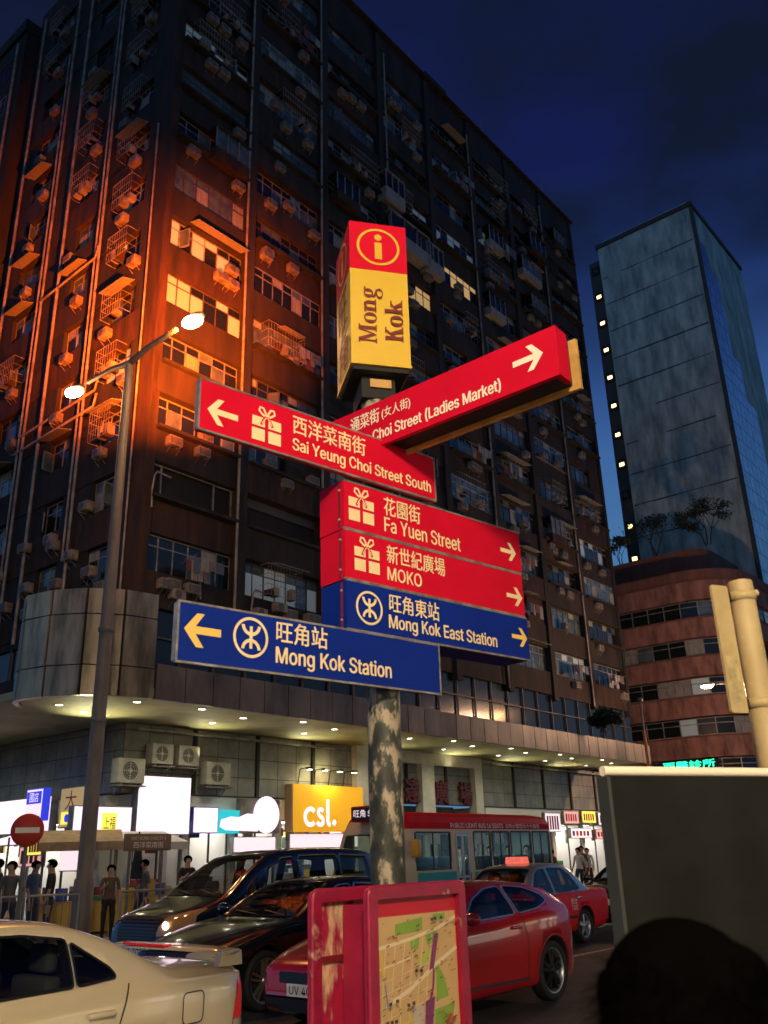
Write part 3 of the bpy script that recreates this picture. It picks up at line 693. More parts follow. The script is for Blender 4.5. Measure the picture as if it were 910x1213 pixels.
for i, z in enumerate(lev):
    b = MB(); b.prism(rounded(0.0), z-0.95, z+0.42, M_pink); b.prism(rounded(0.10), z+0.425, z+0.52, M_pinkd); b.build('balcony_band', lo_b)
b = MB(); b.prism(rounded(0.05), 19.9, 20.6, M_pinkd); b.prism(rounded(-2.5), 20.6, 23.0, M_pinkd); b.build('roof', lo_b)
rw = random.Random(5)
def curve_pts(off, n):
    p = rounded(off)[::-1]; p = [Vector(q) for q in p[1:14]]
    p = [Vector((18.0, -off))]+p; o = []; L = [0]
    for a, c in zip(p[:-1], p[1:]): L.append(L[-1]+(c-a).length)
    for i in range(n+1):
        s = L[-1]*i/n; k = max(j for j in range(len(L)) if L[j] <= s+1e-6); k = min(k, len(p)-2)
        t = (s-L[k])/(L[k+1]-L[k]); o.append(p[k].lerp(p[k+1], t))
    return o
for i, z in enumerate(lev[:-1]):
    n = 24; cp = curve_pts(-0.25, n)
    for j in range(6):
        if rw.random() < 0.12: continue
        b = MB()
        for q in range(4):
            a, c = cp[j*4+q], cp[j*4+q+1]; d = (c-a); nn = Vector((-d.y, d.x)).normalized()
            m = rw.choice([M_glass, M_glass, M_glass, M_curt, M_glass2, M_litc if rw.random() < 0.2 else M_glass])
            zz0, zz1 = z+0.55, z+1.72
            b.quad([(a.x, a.y, zz0), (c.x, c.y, zz0), (c.x, c.y, zz1), (a.x, a.y, zz1)], m)
            for zf in (zz0, zz0+0.75, zz1-0.05):
                w = [a-nn*0.03, c-nn*0.03, c+nn*0.05, a+nn*0.05]; b.prism([tuple(x) for x in w], zf, zf+0.05, M_frame)
            dd = d.normalized()*0.03; w = [a-nn*0.02-dd, a-nn*0.02+dd, a+nn*0.06+dd, a+nn*0.06-dd]; b.prism([tuple(x) for x in w], zz0+0.055, zz1-0.055, M_frame)
        b.build('window', lo_b)
M_shut = mat('pale_shutter', (0.50, 0.36, 0.28), 0.6, col2=(0.36, 0.25, 0.19), scale=3)
b = MB()
for (y0, y1) in ((0.9+3.4, 7.0), (7.6, 10.4)):
    for q in np.arange(y0, y1, 0.7): b.box(-0.06, 0.02, q, q+0.64, 5.05, 6.0, M_shut)
b.build('shutter', lo_b)
for y in (5.6, 8.9): ac_mesh(True).build('air_conditioner', lo_b, (-0.1, y, 5.3), -pi/2)
M_gled = emat('green_led', (0.02, 1.0, 0.45), 3.0)
gs = thing('led_sign', 'green glowing Chinese lettering sign on the foot of the reddish round building', 'sign', W(LU-1.0, LV+4.6, 6.62), A-pi/2)
b = MB(); b.box(-2.0, 2.0, 0.0, 0.16, 0, 0.62, M_black); b.build('panel', gs)
b = MB(); b.text('西醫診所', -1.8, 1.8, 0.06, 0.56, -0.012, M_gled, bold=0.02); b.build('lettering', gs)

# little trees rooted on the ledge of the low block
def shrub(name, label, loc, h, seed, bare=True):
    r = random.Random(seed); t = thing(name, label, 'shrub', loc, r.uniform(0, 6)); tr = MB(); cr = MB()
    mb = mat('shrub_bark', (0.03, 0.026, 0.02), 0.9); ml = mat('shrub_leaf', (0.025, 0.05, 0.03), 0.7)
    def grow(p, d, L, rad, dep):
        q = p+d*L; tr.tube([p, (p+q)/2+Vector((r.uniform(-.04, .04), r.uniform(-.04, .04), 0)), q], [rad, rad*.8, rad*.6], mb, 5, False)
        if dep == 0:
            for _ in range(10 if bare else 26):
                c = q+Vector((r.gauss(0, .22), r.gauss(0, .22), r.gauss(0, .12)))*h*0.35; a = Vector((r.uniform(-1, 1), r.uniform(-1, 1), r.uniform(-1, 1))).normalized(); e = a.orthogonal()*r.uniform(.05, .12); a = a*r.uniform(.10, .22)
                cr.add([c, c+a*.5+e, c+a, c+a*.5-e], [(0, 1, 2, 3)], ml)
            return
        for _ in range(r.choice([2, 3, 3])):
            n = (d+Vector((r.uniform(-1, 1), r.uniform(-1, 1), r.uniform(-.25, .6)))*0.9).normalized(); grow(q, n, L*r.uniform(.6, .85), rad*.6, dep-1)
    for _ in range(3): grow(Vector((r.uniform(-.3, .3), r.uniform(-.3, .3), 0)), Vector((r.uniform(-.4, .4), r.uniform(-.4, .4), 1)).normalized(), h*0.36, h*0.02, 3)
    tr.build('trunk', t); cr.build('crown', t)
shrub('shrub', 'wild dark shrub growing on the roof of the low reddish block, against the tower', W(LU+2.6, LV+6.2, 23.0), 3.4, 4)
shrub('shrub', 'smaller straggly shrub beside the lowest stair lamp of the tower', W(LU+2.6, LV+9.3, 23.0), 2.2, 9)
shrub('shrub', 'dense dark bush on the roof corner below the curtain wall', W(LU+2.6, LV+1.9, 22.9), 3.2, 15, False)
shrub('shrub', 'dark weedy bush hanging on the canopy edge of the tenement, near its far end', W(BU+23.5, BV-4.1, 6.35), 1.6, 21, False)

# ------------------------------------------------------------------ street lamps
M_lampglow = emat('sodium_lamp', (1.0, 0.55, 0.22), 260.0)
M_pole = mat('lamp_pole_grey', (0.17, 0.16, 0.14), 0.6, col2=(0.11, 0.10, 0.085), scale=3, stretch=(1, 1, 0.3))
def street_lamp(label, loc, h, arm, rad, spots=True, energy=0.0):
    t = thing('street_lamp', label, 'street lamp', loc, A)
    p = MB(); p.tube([(0, 0, 0), (0, 0, 1.3), (0, 0, 1.34), (0, 0, h*0.55), (0, 0, h)], [rad*1.25, rad*1.2, rad, rad*0.85, rad*0.55], M_pole, 14)
    p.lathe([(rad*1.8, 0), (rad*1.8, 0.06), (rad*1.3, 0.08)], M_pole, 14)
    for z in (0.33*h, 0.48*h): p.lathe([(rad*1.02, z), (rad*1.06, z+0.01), (rad*1.06, z+0.09), (rad*1.02, z+0.1)], M_pole, 14)
    p.build('pole', t)
    for s in (-1, 1):
        a = MB(); a.tube([(0, 0, h-0.05), (0, s*arm*0.3, h+0.10), (0, s*arm*0.75, h+0.14)], [rad*0.5, rad*0.42, rad*0.36], M_pole, 8); a.build('arm', t)
        hd = MB(); hd.sphere((0, 0, 0.05), 0.42, M_pole, 16, 8, sc=(0.42, 1.0, 0.20)); hd = hd.build('lamp_head', t, (0, s*arm, h+0.10))
        ln = MB(); ln.sphere((0, 0.02, -0.02), 0.34, M_lampglow, 16, 8, sc=(0.6, 0.95, 0.30)); ln.build('lens', hd)
        if energy: light('sodium_light', 'POINT', (0, s*arm, h-0.22), energy, (1.0, 0.36, 0.10), 0.18, parent=t)
    return t
LAMP = street_lamp('tall double armed street lamp glowing orange at the corner of the far pavement', W(11.2, 17.55, 0.125), 13.6, 2.55, 0.17, energy=300)
light('facade_glow_spot', 'SPOT', (0, -2.55, 13.5), 230000, (1.0, 0.125, 0.005), 0.25, (5.6, 9.3, 6.9), radians(50), 1.0, LAMP)  # added spot aimed up at the facade for the orange glow around the lamp
# unseen low lamp added behind the viewer to light the sign boards
LAMP2 = street_lamp('added unseen low double armed lamp behind the viewer, lighting the sign boards', (-0.3, -2.5, 0.125), 5.6, 0.9, 0.10)
light('sign_fill_light', 'POINT', (0, -0.9, 5.35), 2200, (1.0, 0.86, 0.62), 0.35, parent=LAMP2)
LAMP3 = street_lamp('double armed street lamp glowing at the right picture edge behind the cream pole', W(48.0, 15.4, 0.125), 9.55, 2.0, 0.13)
light('sodium_light', 'POINT', (0, 0, 9.3), 5000, (1.0, 0.56, 0.32), 0.3, parent=LAMP3)
slim = thing('street_lamp', 'thin far lamp post with its shaft coloured as if lit orange in front of the reddish building', 'street lamp', W(41.0, 18.2, 0.125), A)
b = MB(); b.tube([(0, 0, 0), (0, 0, 6.8)], 0.075, mat('orange_lit_post', (0.55, 0.20, 0.05), 0.5), 8); b.build('pole', slim)  # orange lamplight is painted into the shaft colour
b = MB(); b.tube([(0, 0, 6.8), (0, 0, 8.2)], 0.05, M_pole, 8); b.sphere((0, 0, 8.25), 0.13, M_pole); b.build('lamp_head', slim)

E_bw = emat('white_fill_glow', (1.0, 0.93, 0.85), 2.8); E_by = emat('yellow_fill_glow', (1.0, 0.80, 0.42), 2.2); E_bp = emat('pale_fill_glow', (1.0, 0.88, 0.80), 2.5); E_bs = emat('window_fill_glow', (1.0, 0.90, 0.72), 1.2)
# unseen shop row added behind the viewer to light sign boards and car sides
br_ = thing('fill_shop_row', 'added unseen row of glowing shops behind the viewer, lighting the boards and cars', 'building', W(0, -9.0, 0.125), A)
b = MB(); b.box(-26, 44, -8, 0, 3.9, 15, M_fac); b.box(-26, 44, -8, -3.0, 0, 3.9, M_pil)
for x in np.arange(-26, 44.5, 5.0): b.box(x, x+0.5, -3.0, 0.02, 0, 3.895, M_pil)
b.build('wall', br_)
for i, x in enumerate(np.arange(-25.4, 43, 5.0)):
    b = MB(); b.box(x, x+4.2, 0.03, 0.28, 3.0, 4.1, [M_white, M_goods[3], M_goods[0]][i % 3]); b.box(x+0.1, x+4.1, 0.282, 0.29, 3.1, 4.0, [E_bw, E_by, E_bp][i % 3]); b.build('light_box', br_)  # glowing faces added as fill light for boards and cars
    b = MB(); b.box(x, x+4.2, -0.9, -0.8, 0.5, 2.9, E_bs); b.build('fill_window', br_)

# ------------------------------------------------------------------ arcade signs and wall units
def wall_unit(label, u, z, w, h, fan=True):
    t = thing('condenser_unit', label, 'air conditioner', W(u, BV-0.06, z), A, 'condenser units on the arcade wall')
    b = MB(); b.box(-w/2, w/2, -0.42, -0.04, 0, h, M_acn, bev=0.025); b.build('casing', t)
    b = MB(); r = min(w, h)*0.38; b.disc(-w*0.06, h/2, r, -0.424, M_acd)
    for q in (0.3, 0.55, 0.8, 1.0): b.ring(-w*0.06, h/2, r*q-0.012, r*q, -0.430, M_acn)
    for k in range(4): b.box(-0.01, 0.01, -0.435, -0.427, 0, r, M_acn, Matrix.Translation((-w*0.06, 0, h/2)) @ Matrix.Rotation(k*pi/2, 4, 'Y'))
    b.disc(-w*0.06, h/2, 0.05, -0.437, M_acn); b.build('fan_grille', t)
    b = MB()
    for s in (-w*0.4, w*0.36): b.box(s, s+0.04, -0.46, 0.0, -0.05, -0.003, M_pipe); b.tube([(s+0.02, -0.02, -0.35), (s+0.02, -0.42, -0.05)], 0.015, M_pipe, 5)
    b.box(-w*0.55, w*0.55, -0.47, 0, -0.09, -0.052, M_pole); b.build('bracket', t)
wall_unit('large grey condenser unit left of the pair above the white light box', 15.95+0.35, 3.95, 0.95, 0.72)
wall_unit('cream condenser unit, left one of the pair above the white light box', 17.4, 4.56, 0.80, 0.62)
wall_unit('cream condenser unit, right one of the pair above the white light box', 18.42, 4.56, 0.80, 0.62)
wall_unit('condenser unit on a dark shelf between the white light box and the orange sign', 19.65, 4.02, 1.0, 0.72)
E_white = emat('white_sign_glow', (1.0, 0.74, 0.90), 1.25)
E_white2 = emat('soft_white_sign_glow', (1.0, 0.80, 0.86), 0.95)
E_teal = emat('teal_sign_glow', (0.02, 0.50, 0.58), 1.0)
E_blue = emat('blue_sign_glow', (0.03, 0.05, 0.75), 0.9)
E_or = mat('orange_sign_face', (0.85, 0.42, 0.02), 0.4, emit=(1.0, 0.47, 0.01), strength=0.42)
E_yel = emat('yellow_sign_glow', (1.0, 0.80, 0.10), 1.1)
E_pink = emat('pink_sign_glow', (1.0, 0.45, 0.42), 0.7)
M_ink = mat('black_sign_ink', (0.02, 0.02, 0.02), 0.6); M_redink = mat('red_sign_ink', (0.5, 0.02, 0.02), 0.5)
def lightbox(name, label, u, z0, z1, w, face, d=0.25, y=0.0, r=0.0, v=BV, back=None):
    """sign box centred on u along the block front; returns its root and a collector for its lettering"""
    t = thing(name, label, 'sign', W(u, v-0.05-y, z0), A+r)
    b = MB(); b.box(-w/2, w/2, -d, 0, 0, z1-z0, back or M_frame); b.build('casing', t)
    f = MB(); f.box(-w/2+0.03, w/2-0.03, -d-0.012, -d-0.002, 0.03, z1-z0-0.03, face); f.build('face', t)
    return t, -d-0.018
lightbox('light_box', 'big glaring white light box on the arcade wall, no lettering readable', 17.65, 2.50, 4.22, 2.0, E_white, 0.3)
t, y = lightbox('light_box', 'small white light box with blue ends, right of the big glaring white one', 19.35, 2.55, 3.35, 1.02, E_white, 0.22, back=mat('blue_sign_end', (0.03, 0.08, 0.45), 0.4))
t = thing('shop_sign', 'teal and white shop sign with a large glowing white disc on a grey board', 'sign', W(21.3, BV-0.05, 2.55), A)
b = MB(); b.box(-0.5, 1.35, -0.16, 0, 0.0, 1.1, M_ac); b.box(-1.45, -0.52, -0.20, 0, 0.0, 0.72, E_teal); b.build('board', t)
b = MB(); b.ring(0.68, 0.60, 0.0, 0.60, -0.22, E_white, n=36); b.ring(0.60, 0.62, 0.26, 0.34, -0.235, E_white2, a0=-0.3, a1=4.2)
b.flat([(-1.35, 0.20), (-1.1, 0.1), (0.3, 0.06), (0.4, 0.6), (-0.2, 0.62), (-0.55, 0.5), (-0.9, 0.52), (-1.3, 0.42)], -0.21, E_white); b.build('glowing_disc', t)
t = thing('shop_sign', 'orange board with white rounded letters csl. under small spot lamps', 'sign', W(25.0, BV-0.05, 2.60), A)
b = MB(); b.box(-1.88, 1.85, -0.35, 0, 0, 1.60, E_or); b.box(-1.95, -1.885, -0.36, 0, 0, 1.60, M_goods[4]); b.build('board', t)
b = MB(); wl = E_white; L = 0.15; yy = -0.362
b.stroke([(-1.02+0.27*cos(a), 0.50+0.27*sin(a)) for a in np.linspace(0.75, 2*pi-0.75, 20)], L, yy, wl)
b.stroke([(-0.36, 0.70), (-0.46, 0.77), (-0.58, 0.75), (-0.63, 0.65), (-0.57, 0.55), (-0.44, 0.48), (-0.36, 0.40), (-0.38, 0.28), (-0.48, 0.23), (-0.60, 0.25), (-0.68, 0.32)], L*0.95, yy-0.002, wl)
b.stroke([(-0.12, 1.12), (-0.12, 0.34), (-0.08, 0.26), (0.02, 0.24)], L, yy-0.001, wl); b.disc(0.22, 0.31, 0.10, yy, wl); b.build('lettering', t)
for x in (-1.3, -0.5, 0.3, 1.1):
    b = MB(); b.tube([(x, 0, 1.65), (x, -0.1, 2.15), (x, -0.55, 2.18)], 0.02, M_black, 6); b.box(x-0.10, x+0.10, -0.68, -0.50, 2.10, 2.18, M_black); b.box(x-0.07, x+0.07, -0.66, -0.52, 2.085, 2.099, M_down); b.build('spot_lamp', t)
light('sign_spot', 'AREA', (-0.2, -0.75, 2.05), 30, (1.0, 0.85, 0.4), 0.8, (0, 0.8, -0.5), parent=t)
lightbox('light_box', 'long low white light box right under the orange csl. board', 24.9, 2.05, 2.55, 3.6, E_white2, 0.2)
lightbox('light_box', 'low white light box right under the grey disc sign', 21.5, 1.95, 2.45, 1.9, E_white2, 0.2)
t, y = lightbox('light_box', 'white shop light box with a small yellow panel, just right of the street lamp pole', 15.1, 2.35, 3.25, 1.9, E_white, 0.25, y=0.7)
b = MB(); b.box(-0.05, 0.42, y-0.03, y, 0.18, 0.72, E_yel); b.text('上福', 0.0, 0.38, 0.28, 0.62, y-0.034, M_ink); b.build('lettering', t)
sgn = random.Random(8)
for (u, z0, z1, w, f, lab) in ((43.1, 3.0, 3.62, 1.5, E_pink, 'pink shop light box, left in the far right cluster under the canopy'), (45.0, 3.05, 3.66, 1.5, E_yel, 'yellow shop light box in the far right cluster under the canopy'),
        (46.9, 2.95, 3.6, 1.7, E_white2, 'white shop light box rightmost in the far cluster under the canopy'), (44.0, 2.3, 2.8, 2.2, E_white2, 'long pale light box below the pink one, far right shops'), (46.6, 2.25, 2.75, 2.0, E_pink, 'long pink light box below the white one, far right shops'), (41.2, 2.6, 3.5, 1.5, E_white2, 'square white light box behind the rear of the minibus')):
    t, y = lightbox('light_box', lab, u, z0, z1, w, f, 0.18, y=0.1)
    b = MB()
    for k in range(5): x = -w/2+0.15+k*(w-0.3)/5; b.flat([(x, 0.12), (x+w*0.11, 0.12), (x+w*0.11, z1-z0-0.14), (x, z1-z0-0.14)], y, M_redink if k % 2 else M_ink)
    if sgn.random() < 2: b.build('lettering', t)
# left-hand side street signs (faces along the side front)
def sidebox(name, label, v, z0, z1, w, face, out=0.6, d=0.25, back=None):
    t = thing(name, label, 'sign', W(BU-out, v, z0), A-pi/2)
    b = MB(); b.box(-w/2, w/2, -d, 0, 0, z1-z0, back or M_frame); b.build('casing', t)
    f = MB(); f.box(-w/2+0.03, w/2-0.03, -d-0.012, -d-0.002, 0.03, z1-z0-0.03, face); f.build('face', t)
    return t, -d-0.018
t, y = sidebox('light_box', 'huge white glowing shop fascia with torn edges at the far left', 28.6, 2.35, 3.75, 4.6, E_white)
b = MB()
for (x, z, bw, bh) in ((-2.1, 0.2, 0.08, 0.5), (-1.9, 0.7, 0.3, 0.07), (-1.85, 0.35, 0.25, 0.06), (-1.6, 0.15, 0.07, 0.4), (1.6, 0.9, 0.25, 0.05)): b.flat([(x, z), (x+bw, z+0.05), (x+bw, z+bh), (x, z+bh-0.03)], y, M_ink)
b.build('lettering', t)
t, y = sidebox('light_box', 'small blue and white light box hung above the white fascia', 26.6, 3.0, 3.95, 0.95, E_white2, 1.0, back=E_blue)
b = MB(); b.box(-0.42, 0.42, y-0.004, y, 0.50, 0.86, E_blue); b.box(-0.42, 0.42, y-0.004, y, 0.05, 0.14, E_blue)
for x in (-0.25, 0.02): b.text('國' if x < 0 else '店', x, x+0.24, 0.55, 0.82, y-0.008, E_white2)
b.build('lettering', t)
t, y = sidebox('poster', 'tan poster board with red brush lettering behind the street lamp pole', 24.9, 2.75, 3.9, 1.3, mat('tan_poster', (0.55, 0.40, 0.2), 0.7, emit=(1.0, 0.72, 0.35), strength=0.25), 0.9, 0.1)
b = MB(); b.text('大', -0.35, 0.25, 0.5, 1.05, y, M_redink); b.flat([(-0.5, 0.1), (0.1, 0.1), (0.1, 0.45), (-0.5, 0.45)], y, E_yel); b.disc(-0.2, 0.27, 0.12, y-0.004, E_blue); b.build('lettering', t)
sidebox('light_box', 'white glowing shop panel low on the side street wall, beside the tan poster', 24.7, 1.55, 2.45, 1.6, E_white2)
# brown street name plate on two legs
t = thing('street_nameplate', 'brown street name plate on two thin legs in front of the white light box', 'sign', W(12.75, 17.6, 0.125), A)
b = MB(); M_brown = mat('brown_plate', (0.22, 0.14, 0.09), 0.6); b.box(-0.62, 0.62, -0.03, 0.03, 1.84, 2.20, M_brown, bev=0.02); b.build('plate', t)
b = MB(); b.text('西洋菜南街', -0.4, 0.4, 1.90, 2.03, -0.034, M_cream); b.text('SAI YEUNG CHOI ST S', -0.46, 0.46, 2.07, 2.14, -0.034, M_cream); b.build('lettering', t)
for x in (-0.45, 0.40): MB().tube([(x, 0, 0), (x, 0, 1.84)], 0.025, M_pole, 8).build('leg', t)

def stall(label, u, v, turn, aw, seed, w=1.8):
    r = random.Random(seed); t = thing('market_stall', label, 'stall', W(u, v, 0.125), A+turn)
    b = MB()
    for x in (-w/2, w/2-.04):
        for y in (-.5, .5): b.box(x, x+.04, y, y+.04, 0, 2.15 if y < 0 else 2.35, M_pole)
    b.build('frame', t); b = MB(); b.add([(-w/2-.1, -.75, 2.10), (w/2+.1, -.75, 2.10), (w/2+.1, .6, 2.42), (-w/2-.1, .6, 2.42), (-w/2-.1, -.75, 2.13), (w/2+.1, -.75, 2.13), (w/2+.1, .6, 2.45), (-w/2-.1, .6, 2.45)], [(0, 3, 2, 1), (4, 5, 6, 7), (0, 1, 5, 4), (1, 2, 6, 5), (2, 3, 7, 6), (3, 0, 4, 7)], aw); b.box(-w/2-.1, w/2+.1, -.765, -.752, 1.92, 2.13, aw); b.build('awning', t)
    b = MB(); b.box(-w/2+.045, w/2-.045, -.45, .45, .72, .76, M_goods[4]); b.box(-w/2+.06, w/2-.06, -.44, .44, .05, .715, r.choice(M_goods[:5])); b.build('counter', t)
    nm = ('red', 'yellow', 'green', 'blue', 'tan', 'white', 'dark'); x = -w/2+.08
    while x < w/2-.28:                                                       # every box on the counter is a thing of its own
        q = r.uniform(.18, .34)
        for y in (-.36, -.02):
            i = r.randrange(7); o = MB().box(-q/2, q/2, 0, .28, 0, r.uniform(.10, .4), M_goods[i], bev=.01).build('goods_box', None, W(u, v, .889)+Matrix.Rotation(A+turn, 3, 'Z') @ Vector((x+q/2, y, 0)), A+turn)
            tag(o, nm[i]+' goods box on the counter of the '+('tan awning stall', 'green awning stall', 'white newsstand')[seed-1], 'box', 'goods boxes on the street stalls')
        x += q+.03
    return t
M_awn = mat('tan_awning', (0.42, 0.30, 0.16), 0.8, col2=(0.30, 0.21, 0.11), scale=4); M_awg = mat('green_awning', (0.05, 0.13, 0.09), 0.8)
stall('street stall under a tan awning, just left of the lamp pole', 13.6, 21.6, -0.55, M_awn, 1)
stall('street stall with a dark green awning at the far left edge', 12.6, 25.6, -1.45, M_awg, 2, 2.2)
stall('newsstand counter with stacked papers right of the lamp pole, by the white shop box', 16.1, 22.3, -0.1, mat('white_awning', (0.6, 0.58, 0.52), 0.7), 3, 1.6)
t = thing('parasol', 'closed dark parasol standing beside the tan awning stall', 'parasol', W(14.5, 20.4, 0.125))
b = MB(); b.tube([(0, 0, 0), (0, 0, 2.35)], .02, M_pole, 8); b.lathe([(.22, 0), (.22, .06), (.05, .09)], M_pole, 16); b.build('pole', t)
b = MB(); b.lathe([(.02, 2.33), (.07, 2.1), (.13, 1.6), (.17, 1.25), (.10, 1.22)], mat('dark_canvas', (0.02, 0.025, 0.03), 0.85), 10, smooth=False); b.build('canopy', t)
for i, (v, z0, z1, w, f, ou, lab) in enumerate(((25.6, 2.0, 2.6, .8, E_yel, 1.5, 'small yellow glowing sign low beside the poster on the side street'), (27.2, 1.7, 2.3, 1.3, E_pink, .7, 'pinkish glowing shop panel under the white fascia at the left'), (30.5, 1.9, 2.35, 2.0, E_white2, .7, 'long white glowing panel under the fascia, at the picture edge'))):
    t, y = sidebox('light_box', lab, v, z0, z1, w, f, ou, .15); b = MB()
    for k in range(4): x = -w/2+.12+k*(w-.24)/4; b.flat([(x, .1), (x+w*.15, .1), (x+w*.15, z1-z0-.12), (x, z1-z0-.12)], y, M_redink if k % 2 else M_ink)
    b.build('lettering', t)

# ------------------------------------------------------------------ no entry sign, railing
t = thing('no_entry_sign', 'round red no entry sign with a pale bar on a grey post', 'sign', W(9.48, 16.95, 0.125), A-radians(33))
b = MB(); b.tube([(0, 0.04, 0), (0, 0.04, 2.45)], 0.038, M_pole, 10); b.build('post', t)
M_nored = mat('no_entry_red', (0.50, 0.035, 0.02), 0.5)
b = MB(); b.lathe([(0.0, -0.012), (0.30, -0.012), (0.305, 0.0), (0.0, 0.002)], M_nored, 36, axis='y', M=Matrix.Translation((0, 0, 2.24))); b.flat([(-0.22, 2.19), (0.22, 2.19), (0.22, 2.29), (-0.22, 2.29)], -0.016, M_cream); b.build('disc', t)
M_rail = mat('railing_steel', (0.26, 0.26, 0.25), 0.5, metal=0.5)
for i in range(4):
    u0 = 10.9+i*2.05
    if i == 0: pts = [(8.47, 19.3), (9.0, 17.7)]
    pth = [((8.55, 21.6), (8.55, 19.6)), ((8.6, 19.5), (9.4, 17.75)), ((9.5, 17.65), (10.75, 16.98)), ((11.7, 16.95), (14.0, 16.95))][i]
    a = Vector(pth[0]); c = Vector(pth[1]); L = (c-a).length; ang = atan2(c.y-a.y, c.x-a.x)
    t = thing('pedestrian_railing', ['grey kerb railing panel furthest left along the side street', 'grey kerb railing panel at the bend behind the no entry sign', 'grey kerb railing panel just left of the street lamp pole', 'grey kerb railing panel right of the street lamp pole, below the name plate'][i], 'railing', W(a.x, a.y, 0.125), A+ang, 'kerb railings at the corner')
    b = MB(); b.tube([(0, 0, 0), (0, 0, 1.05), (L, 0, 1.05), (L, 0, 0)], 0.028, M_rail, 8); b.tube([(0, 0, 0.16), (L, 0, 0.16)], 0.02, M_rail, 6); b.build('frame', t)
    b = MB()
    for x in np.arange(0.14, L-0.05, 0.14): b.tube([(x, 0, 0.16), (x, 0, 1.04)], 0.010, M_rail, 5, False)
    b.build('bars', t)

# ------------------------------------------------------------------ finger post with its boards
PX, PY = -0.03, 4.40
post = thing('finger_post', 'street direction post with red and blue pointing boards and a yellow information box on top', 'signpost', (PX, PY, 0.125))
def paint_peel(name, c1, c2, c3, lo, hi, scale, stretch):
    return mat(name, c1, 0.55, col2=c2, scale=scale, stretch=stretch, lo=lo, hi=hi, bump=0.4, detail=8, third=c3)
M_postm = paint_peel('peeling_dark_post', (0.014, 0.018, 0.013), (0.040, 0.045, 0.032), (0.36, 0.30, 0.21), 0.38, 0.50, 14, (1, 1, 0.5))
p = MB(); p.tube([(0, 0, 0), (0, 0, 1.5), (0, 0, 3.0), (0, 0, 4.05)], 0.081, M_postm, 28)
p.lathe([(0.15, 0), (0.15, 0.03), (0.10, 0.06), (0.082, 0.07)], M_postm, 24); p.build('post', post)
def arrow(b, cx, cz, s, d, y, m, M):
    """bent arrow, d=-1 points left: shaft and two chevron arms"""
    w = s*0.20
    b.add([(cx-d*s*0.52, y, cz+w/2), (cx+d*s*0.36, y, cz+w/2), (cx+d*s*0.36, y, cz-w/2), (cx-d*s*0.52, y, cz-w/2)], [(3, 2, 1, 0) if d > 0 else (0, 1, 2, 3)], m, False, M)
    for e in (1, -1):
        P = [(cx+d*s*0.56, cz), (cx+d*s*0.30, cz), (cx-d*s*0.02, cz+e*s*0.44), (cx+d*s*0.20, cz+e*s*0.44)]
        vs = [(q[0], y-0.0006*(1 if e > 0 else 2), q[1]) for q in P]
        b.add(vs, [(0, 1, 2, 3) if d*e < 0 else (3, 2, 1, 0)], m, False, M)
def gift(b, cx, cz, s, y, m, M):
    h = s*0.5
    for (x0, x1, z0, z1) in ((-.5, -.06, -.5, -.12), (.06, .5, -.5, -.12), (-.5, -.06, -.04, .26), (.06, .5, -.04, .26)): b.flat([(cx+x0*s, cz+z0*s), (cx+x1*s, cz+z0*s), (cx+x1*s, cz+z1*s), (cx+x0*s, cz+z1*s)], y, m, M)
    for e in (-1, 1):
        loop = [(cx+e*s*(0.04+0.24*sin(t)*abs(sin(t/2))), cz+s*(0.36+0.17*sin(t)*0.55+0.11*(1-cos(t)))) for t in np.linspace(0.15, pi*1.05, 12)]
        b.stroke([(cx+e*0.03*s, cz+.30*s), (cx+e*.16*s, cz+.37*s), (cx+e*.27*s, cz+.46*s), (cx+e*.24*s, cz+.58*s), (cx+e*.13*s, cz+.57*s), (cx+e*.05*s, cz+.44*s), (cx+e*.02*s, cz+.30*s)], 0.07*s, y-0.0005, m, M)
        b.stroke([(cx+e*0.02*s, cz+.31*s), (cx+e*.12*s, cz+.18*s), (cx+e*.20*s, cz+.02*s)], 0.085*s, y-0.0012, M_red, M)
        b.stroke([(cx+e*0.02*s, cz+.29*s), (cx+e*.10*s, cz+.18*s), (cx+e*.17*s, cz+.06*s)], 0.035*s, y-0.0018, m, M)
def mtr(b, cx, cz, r, y, m, M):
    b.ring(cx, cz, r*0.86, r, y, m, M=M)
    b.stroke([(cx, cz-r*0.55), (cx, cz+r*0.55)], r*0.17, y-0.0006, m, M)
    b.ring(cx, cz+r*0.62, r*0.38, r*0.55, y-0.0012, m, a0=pi*1.02, a1=pi*1.98, n=20, M=M)
    b.ring(cx, cz-r*0.62, r*0.38, r*0.55, y-0.0018, m, a0=0.02*pi, a1=pi*0.98, n=20, M=M)
